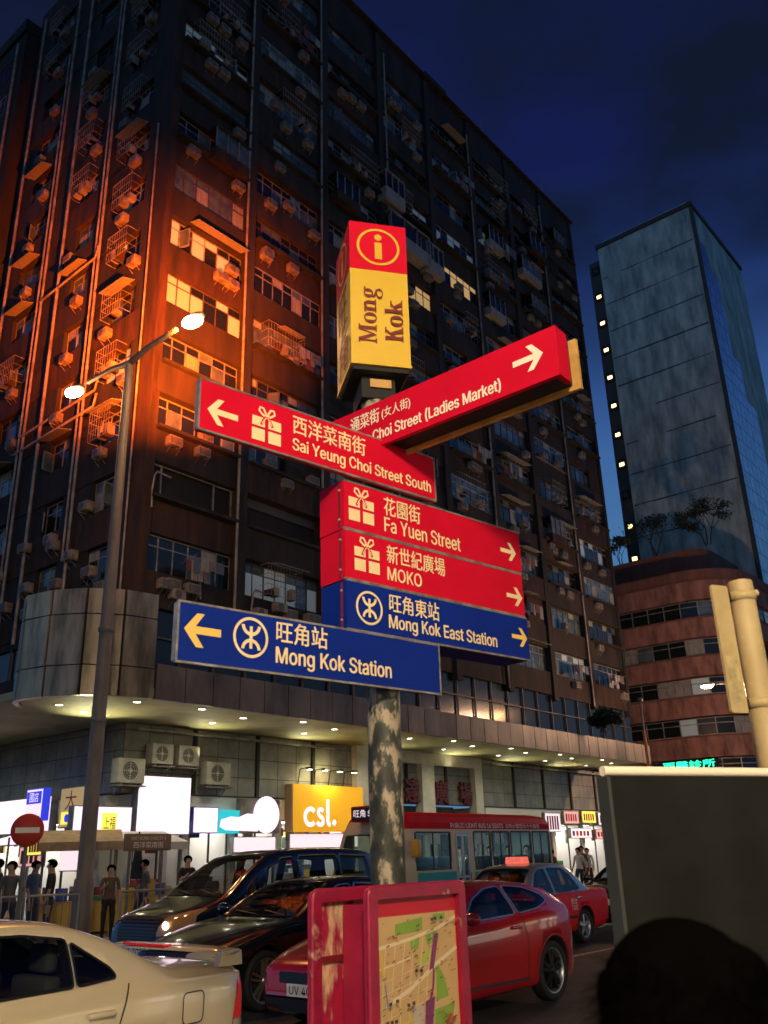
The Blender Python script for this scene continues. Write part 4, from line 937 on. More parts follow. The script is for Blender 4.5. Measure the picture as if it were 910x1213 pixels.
def board(az, x0, x1, z0, z1, y0, depth, face, draw, label, back=None, openbox=False):
    M = Matrix.Rotation(radians(90-az), 4, 'Z'); b = MB()
    if openbox:                                                              # two plates with a dark hollow between them
        b.box(x0, x1, y0, y0+0.025, z0, z1, face, M); b.box(x0+0.02, x1+0.012, y0+depth-0.02, y0+depth, z0-0.006, z1, M_back, M)
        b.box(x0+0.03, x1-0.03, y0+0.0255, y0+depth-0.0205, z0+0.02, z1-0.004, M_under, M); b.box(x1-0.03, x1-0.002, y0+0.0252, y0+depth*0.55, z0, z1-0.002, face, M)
    else:
        b.box(x0, x1, y0, y0+depth, z0, z1, face, M)
        e = 0.004
        for (za, zb) in ((z0-0.003, z0+0.006), (z1-0.006, z1+0.003)): b.box(x0-0.002, x1+0.002, y0-0.002, y0+0.012, za, zb, M_edge, M)
        for (xa, xb) in ((x0-0.003, x0+0.006), (x1-0.006, x1+0.003)): b.box(xa, xb, y0-0.0015, y0+(0.012 if depth > 0.1 else depth-0.002), z0+0.006, z1-0.006, M_edge if depth < 0.1 else face, M)
        if depth > 0.1:                                                      # bolts and seam on the end cap
            b.box(x0-0.004, x0+0.004, y0+0.03, y0+0.045, z0+0.01, z1-0.01, M_infor, M)
            for zz in (z0+0.05, z1-0.05): b.sphere((x0-0.003, y0+0.037, zz), 0.008, M_edge, 8, 6, M)
    draw(b, y0-0.003, M)
    o = b.build('finger_board', post, (0, 0, -0.125)); o['label'] = label
    return o
def d_syc(b, y, M):
    arrow(b, -1.035, 3.607, 0.150, -1, y, M_gold, M); gift(b, -0.80, 3.612, 0.163, y, M_gold, M)
    b.text('西洋菜南街', -0.65, -0.195, 3.626, 3.728, y, M_gold, M, bold=0.018); b.text('Sai Yeung Choi Street South', -0.65, 0.262, 3.520, 3.602, y, M_gold, M, bold=0.03)
board(49, -1.160, 0.302, 3.498, 3.755, -0.135, 0.032, M_red, d_syc, 'red board pointing left to Sai Yeung Choi Street South')
def d_fy(b, y, M):
    gift(b, -0.203, 3.354, 0.166, y, M_gold, M); b.text('花園街', -0.05, 0.207, 3.350, 3.452, y, M_gold, M, bold=0.018)
    b.text('Fa Yuen Street', -0.05, 0.505, 3.258, 3.338, y, M_gold, M, bold=0.03); arrow(b, 0.905, 3.340, 0.125, 1, y, M_gold, M)
board(48.5, -0.312, 1.014, 3.222, 3.480, -0.10, 0.20, M_red, d_fy, 'red board pointing right to Fa Yuen Street')
def d_mo(b, y, M):
    gift(b, -0.172, 3.096, 0.163, y, M_gold, M); b.text('新世紀廣場', -0.04, 0.374, 3.090, 3.190, y, M_gold, M, bold=0.018)
    b.text('MOKO', -0.039, 0.196, 3.000, 3.070, y, M_gold, M, bold=0.03); arrow(b, 0.928, 3.072, 0.125, 1, y, M_gold, M)
board(48.5, -0.308, 1.008, 2.962, 3.218, -0.10, 0.20, M_red, d_mo, 'red board pointing right to MOKO')
def d_me(b, y, M):
    mtr(b, -0.164, 2.834, 0.085, y, M_gold, M); b.text('旺角東站', -0.033, 0.313, 2.835, 2.932, y, M_gold, M, bold=0.018)
    b.text('Mong Kok East Station', -0.038, 0.750, 2.735, 2.822, y, M_gold, M, bold=0.03); arrow(b, 0.942, 2.836, 0.122, 1, y, M_goldb, M)
board(48.5, -0.302, 1.020, 2.712, 2.958, -0.10, 0.20, M_blue, d_me, 'blue board pointing right to Mong Kok East Station')
def d_mk(b, y, M):
    arrow(b, -1.095, 2.583, 0.160, -1, y, M_goldb, M); mtr(b, -0.865, 2.587, 0.088, y, M_gold, M)
    b.text('旺角站', -0.735, -0.455, 2.584, 2.682, y, M_gold, M, bold=0.018); b.text('Mong Kok Station', -0.735, -0.070, 2.474, 2.566, y, M_gold, M, bold=0.03)
board(48.5, -1.212, 0.262, 2.446, 2.697, -0.14, 0.035, M_blue, d_mk, 'blue board pointing left to Mong Kok Station')
def d_lm(b, y, M):
    b.text('通菜街', -0.095, 0.112, 3.868, 3.955, y, M_cream, M, bold=0.018); b.text('(女人街)', 0.13, 0.326, 3.868, 3.940, y, M_cream, M, bold=0.01)
    b.text('Tung Choi Street (Ladies Market)', -0.110, 0.878, 3.748, 3.832, y, M_cream, M, bold=0.03); arrow(b, 1.035, 3.870, 0.155, 1, y, M_cream, M)
board(130, -0.30, 1.196, 3.728, 3.990, -0.10, 0.19, M_red, d_lm, 'red board pointing right to the Ladies Market, seen from below', openbox=True)
# information box on top: four sided, yellow with a red head
M = Matrix.Rotation(radians(90-76), 4, 'Z'); b = MB(); hw = 0.168; hb_ = 0.235; zl, zr, zt = 4.205, 4.822, 5.150
b.box(-hw, hw, -hw, hb_, zl+0.01, zr, M_info, M); b.box(-hw-0.001, hw+0.001, -hw-0.001, hb_+0.001, zr+0.0005, zt, M_red, M)
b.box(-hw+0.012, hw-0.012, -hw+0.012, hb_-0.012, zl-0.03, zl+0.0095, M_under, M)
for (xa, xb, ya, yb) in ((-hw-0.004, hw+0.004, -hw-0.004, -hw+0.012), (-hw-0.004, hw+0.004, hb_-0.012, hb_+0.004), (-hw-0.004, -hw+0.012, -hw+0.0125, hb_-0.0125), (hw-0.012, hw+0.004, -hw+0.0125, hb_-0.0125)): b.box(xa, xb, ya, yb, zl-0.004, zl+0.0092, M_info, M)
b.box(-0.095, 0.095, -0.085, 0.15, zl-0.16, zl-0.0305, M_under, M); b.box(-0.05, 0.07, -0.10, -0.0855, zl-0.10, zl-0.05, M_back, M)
for k in range(4):
    Q = M @ Matrix.Translation((0, 0, 0) if k == 0 else (0, 0.033, 0) if k != 2 else (0, 0.067, 0)) @ Matrix.Rotation(k*pi/2, 4, 'Z'); y = -hw-0.004; cz = (zr+zt)/2
    b.ring(0, cz, 0.112, 0.127, y, M_info, M=Q); b.disc(0, cz+0.066, 0.022, y, M_info, M=Q); b.flat([(-0.021, cz-0.085), (0.021, cz-0.085), (0.021, cz+0.030), (-0.021, cz+0.030)], y-0.0004, M_info, Q)
    if k % 2 == 1:
        b.text('旺', -0.12, 0.12, 4.53, 4.78, y, M_infor, Q, bold=0.02); b.text('角', -0.12, 0.12, 4.25, 4.49, y, M_infor, Q, bold=0.02)
    else:                                                                    # serif lettering running upwards
        R = Q @ Matrix.Translation((0, y, 0)) @ Matrix.Rotation(-pi/2, 4, 'Y')
        lay = [0]
        def rect(x0, x1, z0, z1):
            lay[0] += 1; b.flat([(x0, z0), (x1, z0), (x1, z1), (x0, z1)], -0.0003*lay[0], M_infor, R)
        def poly(pts): lay[0] += 1; b.flat(pts, -0.0003*lay[0], M_infor, R)
        def oval(cx, cz, rx, rzz, t):
            lay[0] += 1; vs = []; n = 28
            for q in range(n+1):
                a = 2*pi*q/n; vs += [(cx+(rx-t*(0.25+0.75*abs(cos(a))))*cos(a), -0.0003*lay[0], cz+(rzz-t*0.38)*sin(a)), (cx+rx*cos(a), -0.0003*lay[0], cz+rzz*sin(a))]
            b.add(vs, [(2*q, 2*q+1, 2*q+3, 2*q+2)[::-1] for q in range(n)], M_infor, False, R)
        def stem(x, z0, z1, w=0.020, s=0.010, foot=True, head=True):
            rect(x-w/2, x+w/2, z0, z1)
            if foot: rect(x-w/2-s, x+w/2+s, z0, z0+0.008)
            if head: rect(x-w/2-s, x+w/2, z1-0.008, z1)
        def let(ch, x, z):
            H = 0.104; h = 0.070
            if ch == 'M':
                stem(x+0.018, z, z+H, 0.012); stem(x+0.098, z, z+H, 0.022, head=False); rect(x+0.09, x+0.119, z+H-0.008, z+H)
                poly([(x+0.010, z+H), (x+0.032, z+H), (x+0.066, z+0.02), (x+0.056, z)]); poly([(x+0.056, z), (x+0.066, z+0.02), (x+0.092, z+H), (x+0.084, z+H)]); return 0.128
            if ch == 'o': oval(x+0.036, z+h/2, 0.035, h/2+0.002, 0.021); return 0.078
            if ch == 'n':
                stem(x+0.016, z, z+h); stem(x+0.060, z, z+h-0.02, head=False); lay[0] += 1
                b.stroke([(x+0.022, z+h-0.018), (x+0.036, z+h-0.005), (x+0.050, z+h-0.006), (x+0.060, z+h-0.022)], [0.008, 0.012, 0.016, 0.019], -0.0003*lay[0], M_infor, R); return 0.086
            if ch == 'g':
                oval(x+0.034, z+h*0.62, 0.029, h*0.38, 0.018); oval(x+0.036, z-0.020, 0.034, 0.020, 0.014)
                lay[0] += 1; b.stroke([(x+0.018, z+h*0.3), (x+0.012, z+0.014), (x+0.03, z+0.004), (x+0.06, z-0.004)], 0.011, -0.0003*lay[0], M_infor, R); rect(x+0.05, x+0.073, z+h-0.010, z+h); return 0.078
            if ch in 'Kk':
                big = ch == 'K'; stem(x+0.020, z, z+H); t = H if big else h
                poly([(x+0.028, z+t*0.42), (x+0.028, z+t*0.55), (x+0.066, z+t), (x+0.078, z+t)]); poly([(x+0.040, z+t*0.62), (x+0.060, z), (x+0.086, z), (x+0.053, z+t*0.72)])
                rect(x+0.052, x+0.086, z+t-0.008, z+t); rect(x+0.052, x+0.094, z, z+0.008); return 0.096 if big else 0.092
            return 0
        # in the turned frame x runs up the box, z runs to its left
        x = 4.335
        for ch in 'Mong': x += let(ch, x, 0.022)
        x = 4.36
        for ch in 'Kok': x += let(ch, x, -0.128)
o = b.build('information_box', post, (0, 0, -0.125)); o['label'] = 'four sided yellow box with a red head, an i in a ring and Mong Kok lettering'

# ------------------------------------------------------------------ map stand round the post
M_stand = mat('magenta_red_frame', (0.36, 0.012, 0.055), 0.42, col2=(0.24, 0.010, 0.038), scale=7, lo=0.35, hi=0.63, bump=0.12, third=(0.55, 0.30, 0.24))
M_peel = paint_peel('peeling_red_panel', (0.42, 0.010, 0.055), (0.34, 0.012, 0.05), (0.66, 0.46, 0.28), 0.40, 0.475, 4.6, (1.5, 1.5, 0.55))
M_mapred = mat('map_red_header', (0.50, 0.012, 0.03), 0.5)
stand = thing('map_stand', 'low red framed street map stand wrapped round the finger post, one panel with peeling paint', 'map stand', (PX, PY, 0.125), radians(90-40))
def frame_board(y, x0, x1, z0, z1, name, front):
    b = MB(); fw = 0.046; d = 0.042
    outer = round_poly([(x0, z0), (x1, z0), (x1, z1), (x0, z1)], 0.035, 5); inner = [(x0+fw, z0+fw), (x1-fw, z0+fw), (x1-fw, z1-fw), (x0+fw, z1-fw)]
    inner = round_poly(inner, 0.008, 5); n = len(outer)
    vs = [(p[0], y, p[1]) for p in outer]+[(p[0], y, p[1]) for p in inner]+[(p[0], y+d, p[1]) for p in outer]+[(p[0], y+0.03, p[1]) for p in inner]
    fs = []
    for k in range(n):
        j = (k+1) % n
        fs += [(k, j, n+j, n+k), (k, 2*n+k, 2*n+j, j), (n+k, n+j, 3*n+j, 3*n+k)]
    fs.append(tuple(range(2*n, 3*n))[::-1])
    b.add(vs, fs, M_stand); b.tube([(p[0], y+0.012, p[1]) for p in outer]+[(outer[0][0], y+0.012, outer[0][1])], 0.0125, M_stand, 6, False)
    o = b.build(name, stand); q = MB(); front(q, x0+fw, x1-fw, z0+fw, z1-fw, y+0.026); return o, q
def front_map(b, x0, x1, z0, z1, y):
    w, h = x1-x0, z1-z0; G = lambda c, nm: mat(nm, c, 0.5)
    tan = mat('map_tan', (0.60, 0.40, 0.18), 0.45, col2=(0.56, 0.36, 0.155), scale=2); gr = G((0.22, 0.36, 0.055), 'map_green'); rd = G((0.74, 0.60, 0.38), 'map_road'); pu = G((0.20, 0.04, 0.13), 'map_purple'); ye = G((0.62, 0.44, 0.04), 'map_yellow'); ik = G((0.05, 0.04, 0.035), 'map_ink'); gy = G((0.48, 0.42, 0.33), 'map_grey'); rk = G((0.48, 0.04, 0.05), 'map_redmark')
    b.box(x0, x1, y, y+0.01, z0, z1, M_mapred); zt = z1-0.072
    lay = [0]
    def P(pts, m): lay[0] += 1; b.flat([(x0+0.012+(w-0.024)*p[0], z0+(zt-z0)*p[1]) for p in pts], y-0.002-lay[0]*0.00012, m)
    def S(pts, t, m): lay[0] += 1; b.stroke([(x0+0.012+(w-0.024)*p[0], z0+(zt-z0)*p[1]) for p in pts], t, y-0.002-lay[0]*0.00012, m)
    P([(0, 0), (1, 0), (1, 1), (0, 1)], tan)
    P([(.22, .95), (.56, .98), (.56, .90), (.22, .88)], gr); P([(.70, .99), (.86, .99), (.86, .95), (.70, .95)], gr); P([(.58, .88), (.74, .92), (.76, .84), (.62, .80)], gr); P([(.40, .87), (.52, .88), (.50, .79), (.40, .79)], gr)
    P([(.48, .73), (.60, .79), (.72, .76), (.62, .70), (.50, .69)], mat('map_palegreen', (0.45, 0.46, 0.10), 0.5)); P([(.72, .70), (.82, .60), (.86, .48), (.70, .47)], gr); P([(.68, .42), (.94, .44), (.86, .20), (.66, .14)], gr); P([(.60, .10), (.82, .14), (.78, 0), (.56, 0)], gr)
    S([(0, .82), (.4, .855), (.75, .90), (1, .96)], 0.014, rd); S([(.12, .50), (.4, .57), (.7, .68), (1, .77)], 0.018, rd); S([(0, .70), (.4, .745)], 0.008, rd)
    for k in range(6): S([(.10+k*.115, .82+.01*k), (.05+k*.105, .52), (.02+k*.10, .1)], 0.0035, rd)
    for k in range(9): S([(0, .62-k*.07), (.62, .70-k*.07)], 0.0022, rd)
    P([(.70, .87), (.76, .87), (.68, .66), (.62, .66)], pu); S([(.68, .66), (.66, .55), (.60, .45)], 0.014, pu); P([(.56, .48), (.68, .50), (.64, .34), (.54, .34)], pu); S([(.58, .33), (.55, .15)], 0.007, pu)
    S([(.04, .80), (.06, .66)], 0.014, ye); S([(.28, .40), (.36, .05)], 0.020, ye); S([(.12, .36), (.18, .05)], 0.014, ye); S([(.36, .42), (.40, .30)], 0.014, ye)
    P([(.40, .46), (.53, .47), (.53, .35), (.40, .34)], gy)
    S([(.08, .62), (.11, .48)], 0.006, mat('map_blue', (0.12, 0.17, 0.40), 0.5))
    r = random.Random(2)
    for _ in range(150):
        u, v = r.uniform(.02, .94), r.uniform(.02, .97); l = r.uniform(.012, .05); t = r.uniform(0.002, 0.0045)
        S([(u, v), (u+l, v+l*0.25)], t, ik if r.random() < 0.85 else rk)
    for (u, v) in ((.62, .95), (.66, .955), (.74, .955), (.40, .66), (.46, .655), (.08, .50), (.16, .51), (.04, .40), (.09, .40), (.14, .40), (.29, .475), (.35, .48), (.22, .29), (.23, .22)): P([(u, v), (u+.035, v), (u+.035, v+.02), (u, v+.02)], ik)
    for (u, v) in ((.76, .33), (.80, .31), (.84, .34), (.79, .36), (.73, .30)): P([(u, v), (u+.05, v+.01), (u+.05, v+.03), (u, v+.025)], rk)
    P([(.93, .93), (.97, .93), (.95, .98)], rk)
o, q = frame_board(-0.165, -0.312, 0.362, 0.62, 1.452, 'frame', front_map); q.build('map_panel', stand)
def back_peel(b, x0, x1, z0, z1, y):
    b.box(x0, x1, y, y+0.01, z0, z1, M_peel); b.box(x0, x1, y-0.012, y-0.0005, z1-0.24, z1-0.215, M_infor)
o, q = frame_board(0.105, -0.372, 0.302, 0.60, 1.442, 'frame', back_peel); o['label'] = 'rear red frame with badly peeling panel'; q.build('peeling_panel', stand)
b = MB(); b.box(-0.20, 0.25, -0.085, 0.10, 0.68, 1.38, M_stand); b.box(-0.16, 0.20, -0.12, 0.14, 0.0, 0.679, M_stand); b.build('body', stand)

# ------------------------------------------------------------------ dark hoarding, pale pole with plate
M_hoard = mat('dark_hoarding', (0.0028, 0.0032, 0.0028), 0.75, col2=(0.0095, 0.0100, 0.0078), scale=3.2, lo=0.36, hi=0.66, spec=0.25, bump=0.05)
hd = thing('hoarding_panel', 'big dark grey standing panel with a cream tube along its top edge', 'panel', (0.705, 3.0, 0.125), radians(90-67))
b = MB(); b.box(0, 0.80, 0, 0.05, 0.03, 1.80, M_hoard); b.build('sheet', hd)
b = MB(); b.tube([(-0.012, 0.02, 1.815), (0.81, 0.02, 1.815)], 0.0165, M_cream, 12); b.build('top_rail', hd)
b = MB(); b.box(-0.014, -0.001, -0.004, 0.054, 0.03, 1.797, mat('hoarding_edge', (0.030, 0.033, 0.030), 0.6)); b.build('edge_strip', hd)
for x in (0.08, 0.70): MB().box(x, x+0.05, -0.18, 0.22, 0, 0.028, M_hoard).build('foot', hd)
M_poleY = mat('cream_pole_paint', (0.50, 0.385, 0.185), 0.55, col2=(0.36, 0.265, 0.115), scale=2.2, bump=0.08)
sp = thing('signal_pole', 'thick cream painted pole with a pale plate clamped on, at the right picture edge', 'pole', (1.385, 3.36, 0.125))
b = MB(); b.tube([(0, 0, 0), (0, 0, 1.4), (0, 0, 2.535)], 0.047, M_poleY, 26); b.sphere((0, 0, 2.535), 0.047, M_poleY, 22, 8, sc=(1, 1, 0.25)); b.build('pole', sp)
b = MB(); P_ = Matrix.Rotation(radians(22), 4, 'Z'); b.prism(round_poly([(-0.150, 2.03), (-0.072, 2.03), (-0.072, 2.515), (-0.150, 2.515)], 0.010), -0.006, 0.006, M_poleY, plane='xz', M=P_)
b.build('plate', sp)
b = MB(); st = mat('worn_sticker', (0.30, 0.25, 0.12), 0.7, col2=(0.50, 0.38, 0.17), scale=22); b.flat([(-0.138, 2.06), (-0.085, 2.06), (-0.085, 2.24), (-0.138, 2.24)], -0.0075, st, P_); b.build('sticker', sp)
for z in (2.05, 2.46):
    b = MB(); b.box(-0.10, -0.025, 0.0065, 0.03, z, z+0.035, M_black, P_); b.lathe([(0.0475, z), (0.051, z), (0.051, z+0.035), (0.0475, z+0.035)], M_poleY, 24); b.build('clamp', sp)
b = MB(); b.sphere((0.05, -0.01, 2.49), 0.014, M_poleY, 10, 8); b.build('knob', sp)

# ------------------------------------------------------------------ vehicles: x runs from the nose backwards, near side is -y
def paint(name, col, metal=0.0, rough=0.28, coat=1.0): return mat(name, col, rough, metal=metal, coat=coat)
def loft_body(c, body_m, roof_m=None):
    top, belt, bot, hw = pchip(c['top']), pchip(c['belt']), pchip(c['bot']), pchip(c['hw']); L = c['L']; tum = c.get('tumble', 0.42); crown = c.get('crown', 0.05)
    xs = sorted(set([0.0, 0.012, 0.03, 0.06, L-0.06, L-0.03, L-0.012, L]+list(np.linspace(0.1, L-0.1, 74))))
    b = MB(); rows = []
    rail = c.get('rail', 0.075)
    for x in xs:
        zt, zb, w, zg = top(x), bot(x), hw(x), belt(x); zB = min(zg, zt-0.03)
        zr = max(zt-rail, zB+0.012); h = zr-zB
        yb = w*0.955; yr = max(yb-tum*h-0.02, 0.2*w)
        zm = zb+(zB-zb)*0.52; pts = [(0, zb), (0.6*w, zb), (0.90*w, zb+0.005), (0.965*w, zb+0.05), (0.985*w, zb+0.14), (w, zm), (0.998*w, zm+(zB-zm)*0.45), (0.985*w, zB-0.07), (0.965*w, zB-0.015), (yb, zB)]
        for f in (0.12, 0.5, 0.86, 1.0): pts.append((yb+(yr-yb)*f+0.012*sin(pi*f), zB+h*f))
        for fy, fz in ((0.955, 0.42), (0.86, 0.70), (0.6, 0.90), (0.3, 0.98), (0, 1.0)): pts.append((yr*fy, zr+(zt-zr)*fz))
        rows.append([(x, -y, z) for (y, z) in pts]+[(x, y, z) for (y, z) in pts[-2:0:-1]])
    n = len(rows[0]); vs = [p for r in rows for p in r]; fs = []
    for i in range(len(rows)-1):
        for k in range(n): fs.append((i*n+k, (i+1)*n+k, (i+1)*n+(k+1) % n, i*n+(k+1) % n))
    fs.append(tuple(range(n))); fs.append(tuple(range((len(rows)-1)*n, len(rows)*n))[::-1])
    b.add(vs, fs, body_m, True)
    if roof_m:
        ri = b.mi(roof_m)
        for q, f in enumerate(b.f[:-2]):
            k = q % n
            cz = sum(b.v[v].z for v in f)/4; cx = sum(b.v[v].x for v in f)/4
            if 9 <= k <= n-10 and top(cx)-belt(cx) > 0.08 and c['roof_x'][0] < cx < c['roof_x'][1]: b.m[q] = ri
    return b
def cyl_cut(x, y0, y1, z, r):
    m = MB(); m.lathe([(0, y0), (r, y0), (r, y1), (0, y1)], M_black, 40, M=Matrix.Translation((x, 0, z)), axis='y')
    me = m.mesh('cut'); bm = bmesh.new(); bm.from_mesh(me); bmesh.ops.remove_doubles(bm, verts=bm.verts[:], dist=1e-5); bmesh.ops.recalc_face_normals(bm, faces=bm.faces[:]); bm.to_mesh(me); bm.free()
    return me
M_trimc = mat('satin_window_trim', (0.50, 0.50, 0.50), 0.35, metal=0.8)
M_seatg = mat('car_seat_grey', (0.10, 0.095, 0.09), 0.8)
class Proj:
    """presses flat outlines on to a body"""
    def __init__(self, me):
        self.bvh = BVHTree.FromPolygons([v.co.copy() for v in me.vertices], [tuple(p.vertices) for p in me.polygons])
    def ray(self, p, d):
        if d == 'near': return self.bvh.ray_cast(Vector((p[0], -5, p[1])), Vector((0, 1, 0)))
        if d == 'far': return self.bvh.ray_cast(Vector((p[0], 5, p[1])), Vector((0, -1, 0)))
        if d == 'top': return self.bvh.ray_cast(Vector((p[0], p[1], 6)), Vector((0, 0, -1)))
        if d == 'front': return self.bvh.ray_cast(Vector((-4, p[0], p[1])), Vector((1, 0, 0)))
        if d == 'rear': return self.bvh.ray_cast(Vector((12, p[0], p[1])), Vector((-1, 0, 0)))
    def patch(self, mb, poly, d, m, off=0.004, cell=0.06, maxdev=None):
        bm = bmesh.new(); vs = [bm.verts.new((p[0], p[1], 0)) for p in poly]
        try: bm.faces.new(vs)
        except ValueError: bm.free(); return
        x0, x1 = min(p[0] for p in poly), max(p[0] for p in poly); y0, y1 = min(p[1] for p in poly), max(p[1] for p in poly)
        for ax, a, c in ((0, x0, x1), (1, y0, y1)):
            k = max(1, int((c-a)/cell))
            for i in range(1, k):
                q = a+(c-a)*i/k; co = Vector((q, 0, 0)) if ax == 0 else Vector((0, q, 0)); no = Vector((1, 0, 0)) if ax == 0 else Vector((0, 1, 0))
                bmesh.ops.bisect_plane(bm, geom=bm.verts[:]+bm.edges[:]+bm.faces[:], plane_co=co, plane_no=no, dist=1e-5)
        out = {}
        for v in bm.verts:
            h = self.ray((v.co.x, v.co.y), d)
            if h[0] is not None:
                nn = h[1]
                out[v] = h[0]+nn*off
        bm.verts.index_update(); vl = []; ix = {}
        for v in bm.verts:
            if v in out: ix[v] = len(vl); vl.append(out[v])
        fl = [[ix[v] for v in f.verts] for f in bm.faces if all(v in out for v in f.verts)]
        flip = d in ('far', 'front')
        # outlines are drawn x-right, z-up; keep the faces turned outwards
        if d == 'near': pass
        mb.add(vl, [f if not flip else f[::-1] for f in fl], m, True); bm.free()
    def line(self, mb, pts, w, d, m, off=0.004, cell=0.05):
        P = []
        for a, c in zip(pts[:-1], pts[1:]):
            L = math.hypot(c[0]-a[0], c[1]-a[1]); n = max(1, int(L/cell))
            P += [(a[0]+(c[0]-a[0])*i/n, a[1]+(c[1]-a[1])*i/n) for i in range(n)]
        P.append(pts[-1]); vl = []; ok = True; k = len(P)
        for i, p in enumerate(P):
            a = P[max(i-1, 0)]; c = P[min(i+1, k-1)]; dx, dz = c[0]-a[0], c[1]-a[1]; l = math.hypot(dx, dz) or 1
            for s in (1, -1):
                h = self.ray((p[0]-dz/l*w/2*s, p[1]+dx/l*w/2*s), d)
                vl.append(h[0]+h[1]*off if h[0] is not None else None)
        for i in range(k-1):
            q = [vl[2*i], vl[2*i+1], vl[2*i+3], vl[2*i+2]]
            if all(v is not None for v in q): mb.add(q, [(0, 1, 2, 3)], m, True)
def wheel(root, x, y, r, w, style, near):
    s = -1 if near else 1
    t = bpy.data.objects.new('wheel', None); COL.objects.link(t); t.parent = root; t.location = (x, y, r); t.empty_display_size = 0.1
    if not near: t.rotation_euler[2] = pi
    h = w/2; rr = r*style.get('rim', 0.66)
    b = MB(); b.lathe([(rr, h*0.8), (r*0.93, h), (r*0.985, h*0.8), (r, h*0.5), (r, -h*0.5), (r*0.985, -h*0.8), (r*0.93, -h), (rr*1.03, -h*0.92), (rr, -h*0.75), (rr, h*0.8)][::-1], M_rubber, 40, axis='y'); b.build('tyre', t)
    b = MB(); lip = style['lip']; sp = style['spoke']
    b.lathe([(rr*0.93, -h*0.1), (rr*0.93, -h*0.72), (rr*1.0, -h*0.84), (rr*1.04, -h*0.80)][::-1], lip, 40, axis='y')
    b.lathe([(0.0, -h*0.12), (rr*0.94, -h*0.12)][::-1], M_black, 32, axis='y'); b.lathe([(0.0, -h*0.80), (rr*0.17, -h*0.78), (rr*0.2, -h*0.3)][::-1], sp, 20, axis='y')
    n = style['n']
    for k in range(n):
        a = 2*pi*k/n; R_ = Matrix.Rotation(a, 4, 'Y')
        for e in style.get('fork', (0,)):
            x0, x1 = e*rr*0.05, e*rr*0.16; q = style.get('sw', 0.07)*rr
            b.add([(x0-q, -h*0.72, rr*0.1), (x0+q, -h*0.72, rr*0.1), (x1+q*.9, -h*0.62, rr*0.95), (x1-q*.9, -h*0.62, rr*0.95), (x0-q, -h*0.3, rr*0.1), (x0+q, -h*0.3, rr*0.1), (x1+q*.9, -h*0.25, rr*0.95), (x1-q*.9, -h*0.25, rr*0.95)], [(0, 1, 2, 3), (1, 5, 6, 2), (4, 0, 3, 7)], sp, False, R_)
    b.build('rim', t)
    return t
ST_STEEL = dict(n=5, lip=M_alloy, spoke=M_alloy, sw=0.16, rim=0.68)
ST_TEN = dict(n=5, lip=M_alloy, spoke=M_alloy, sw=0.055, fork=(-1, 1), rim=0.74)
ST_BLACK = dict(n=5, lip=M_alloy, spoke=mat('black_alloy', (0.02, 0.02, 0.02), 0.25, metal=0.5), sw=0.09, fork=(-1, 1), rim=0.75)
def mx(poly): return [(p[0], -p[1]) for p in poly]
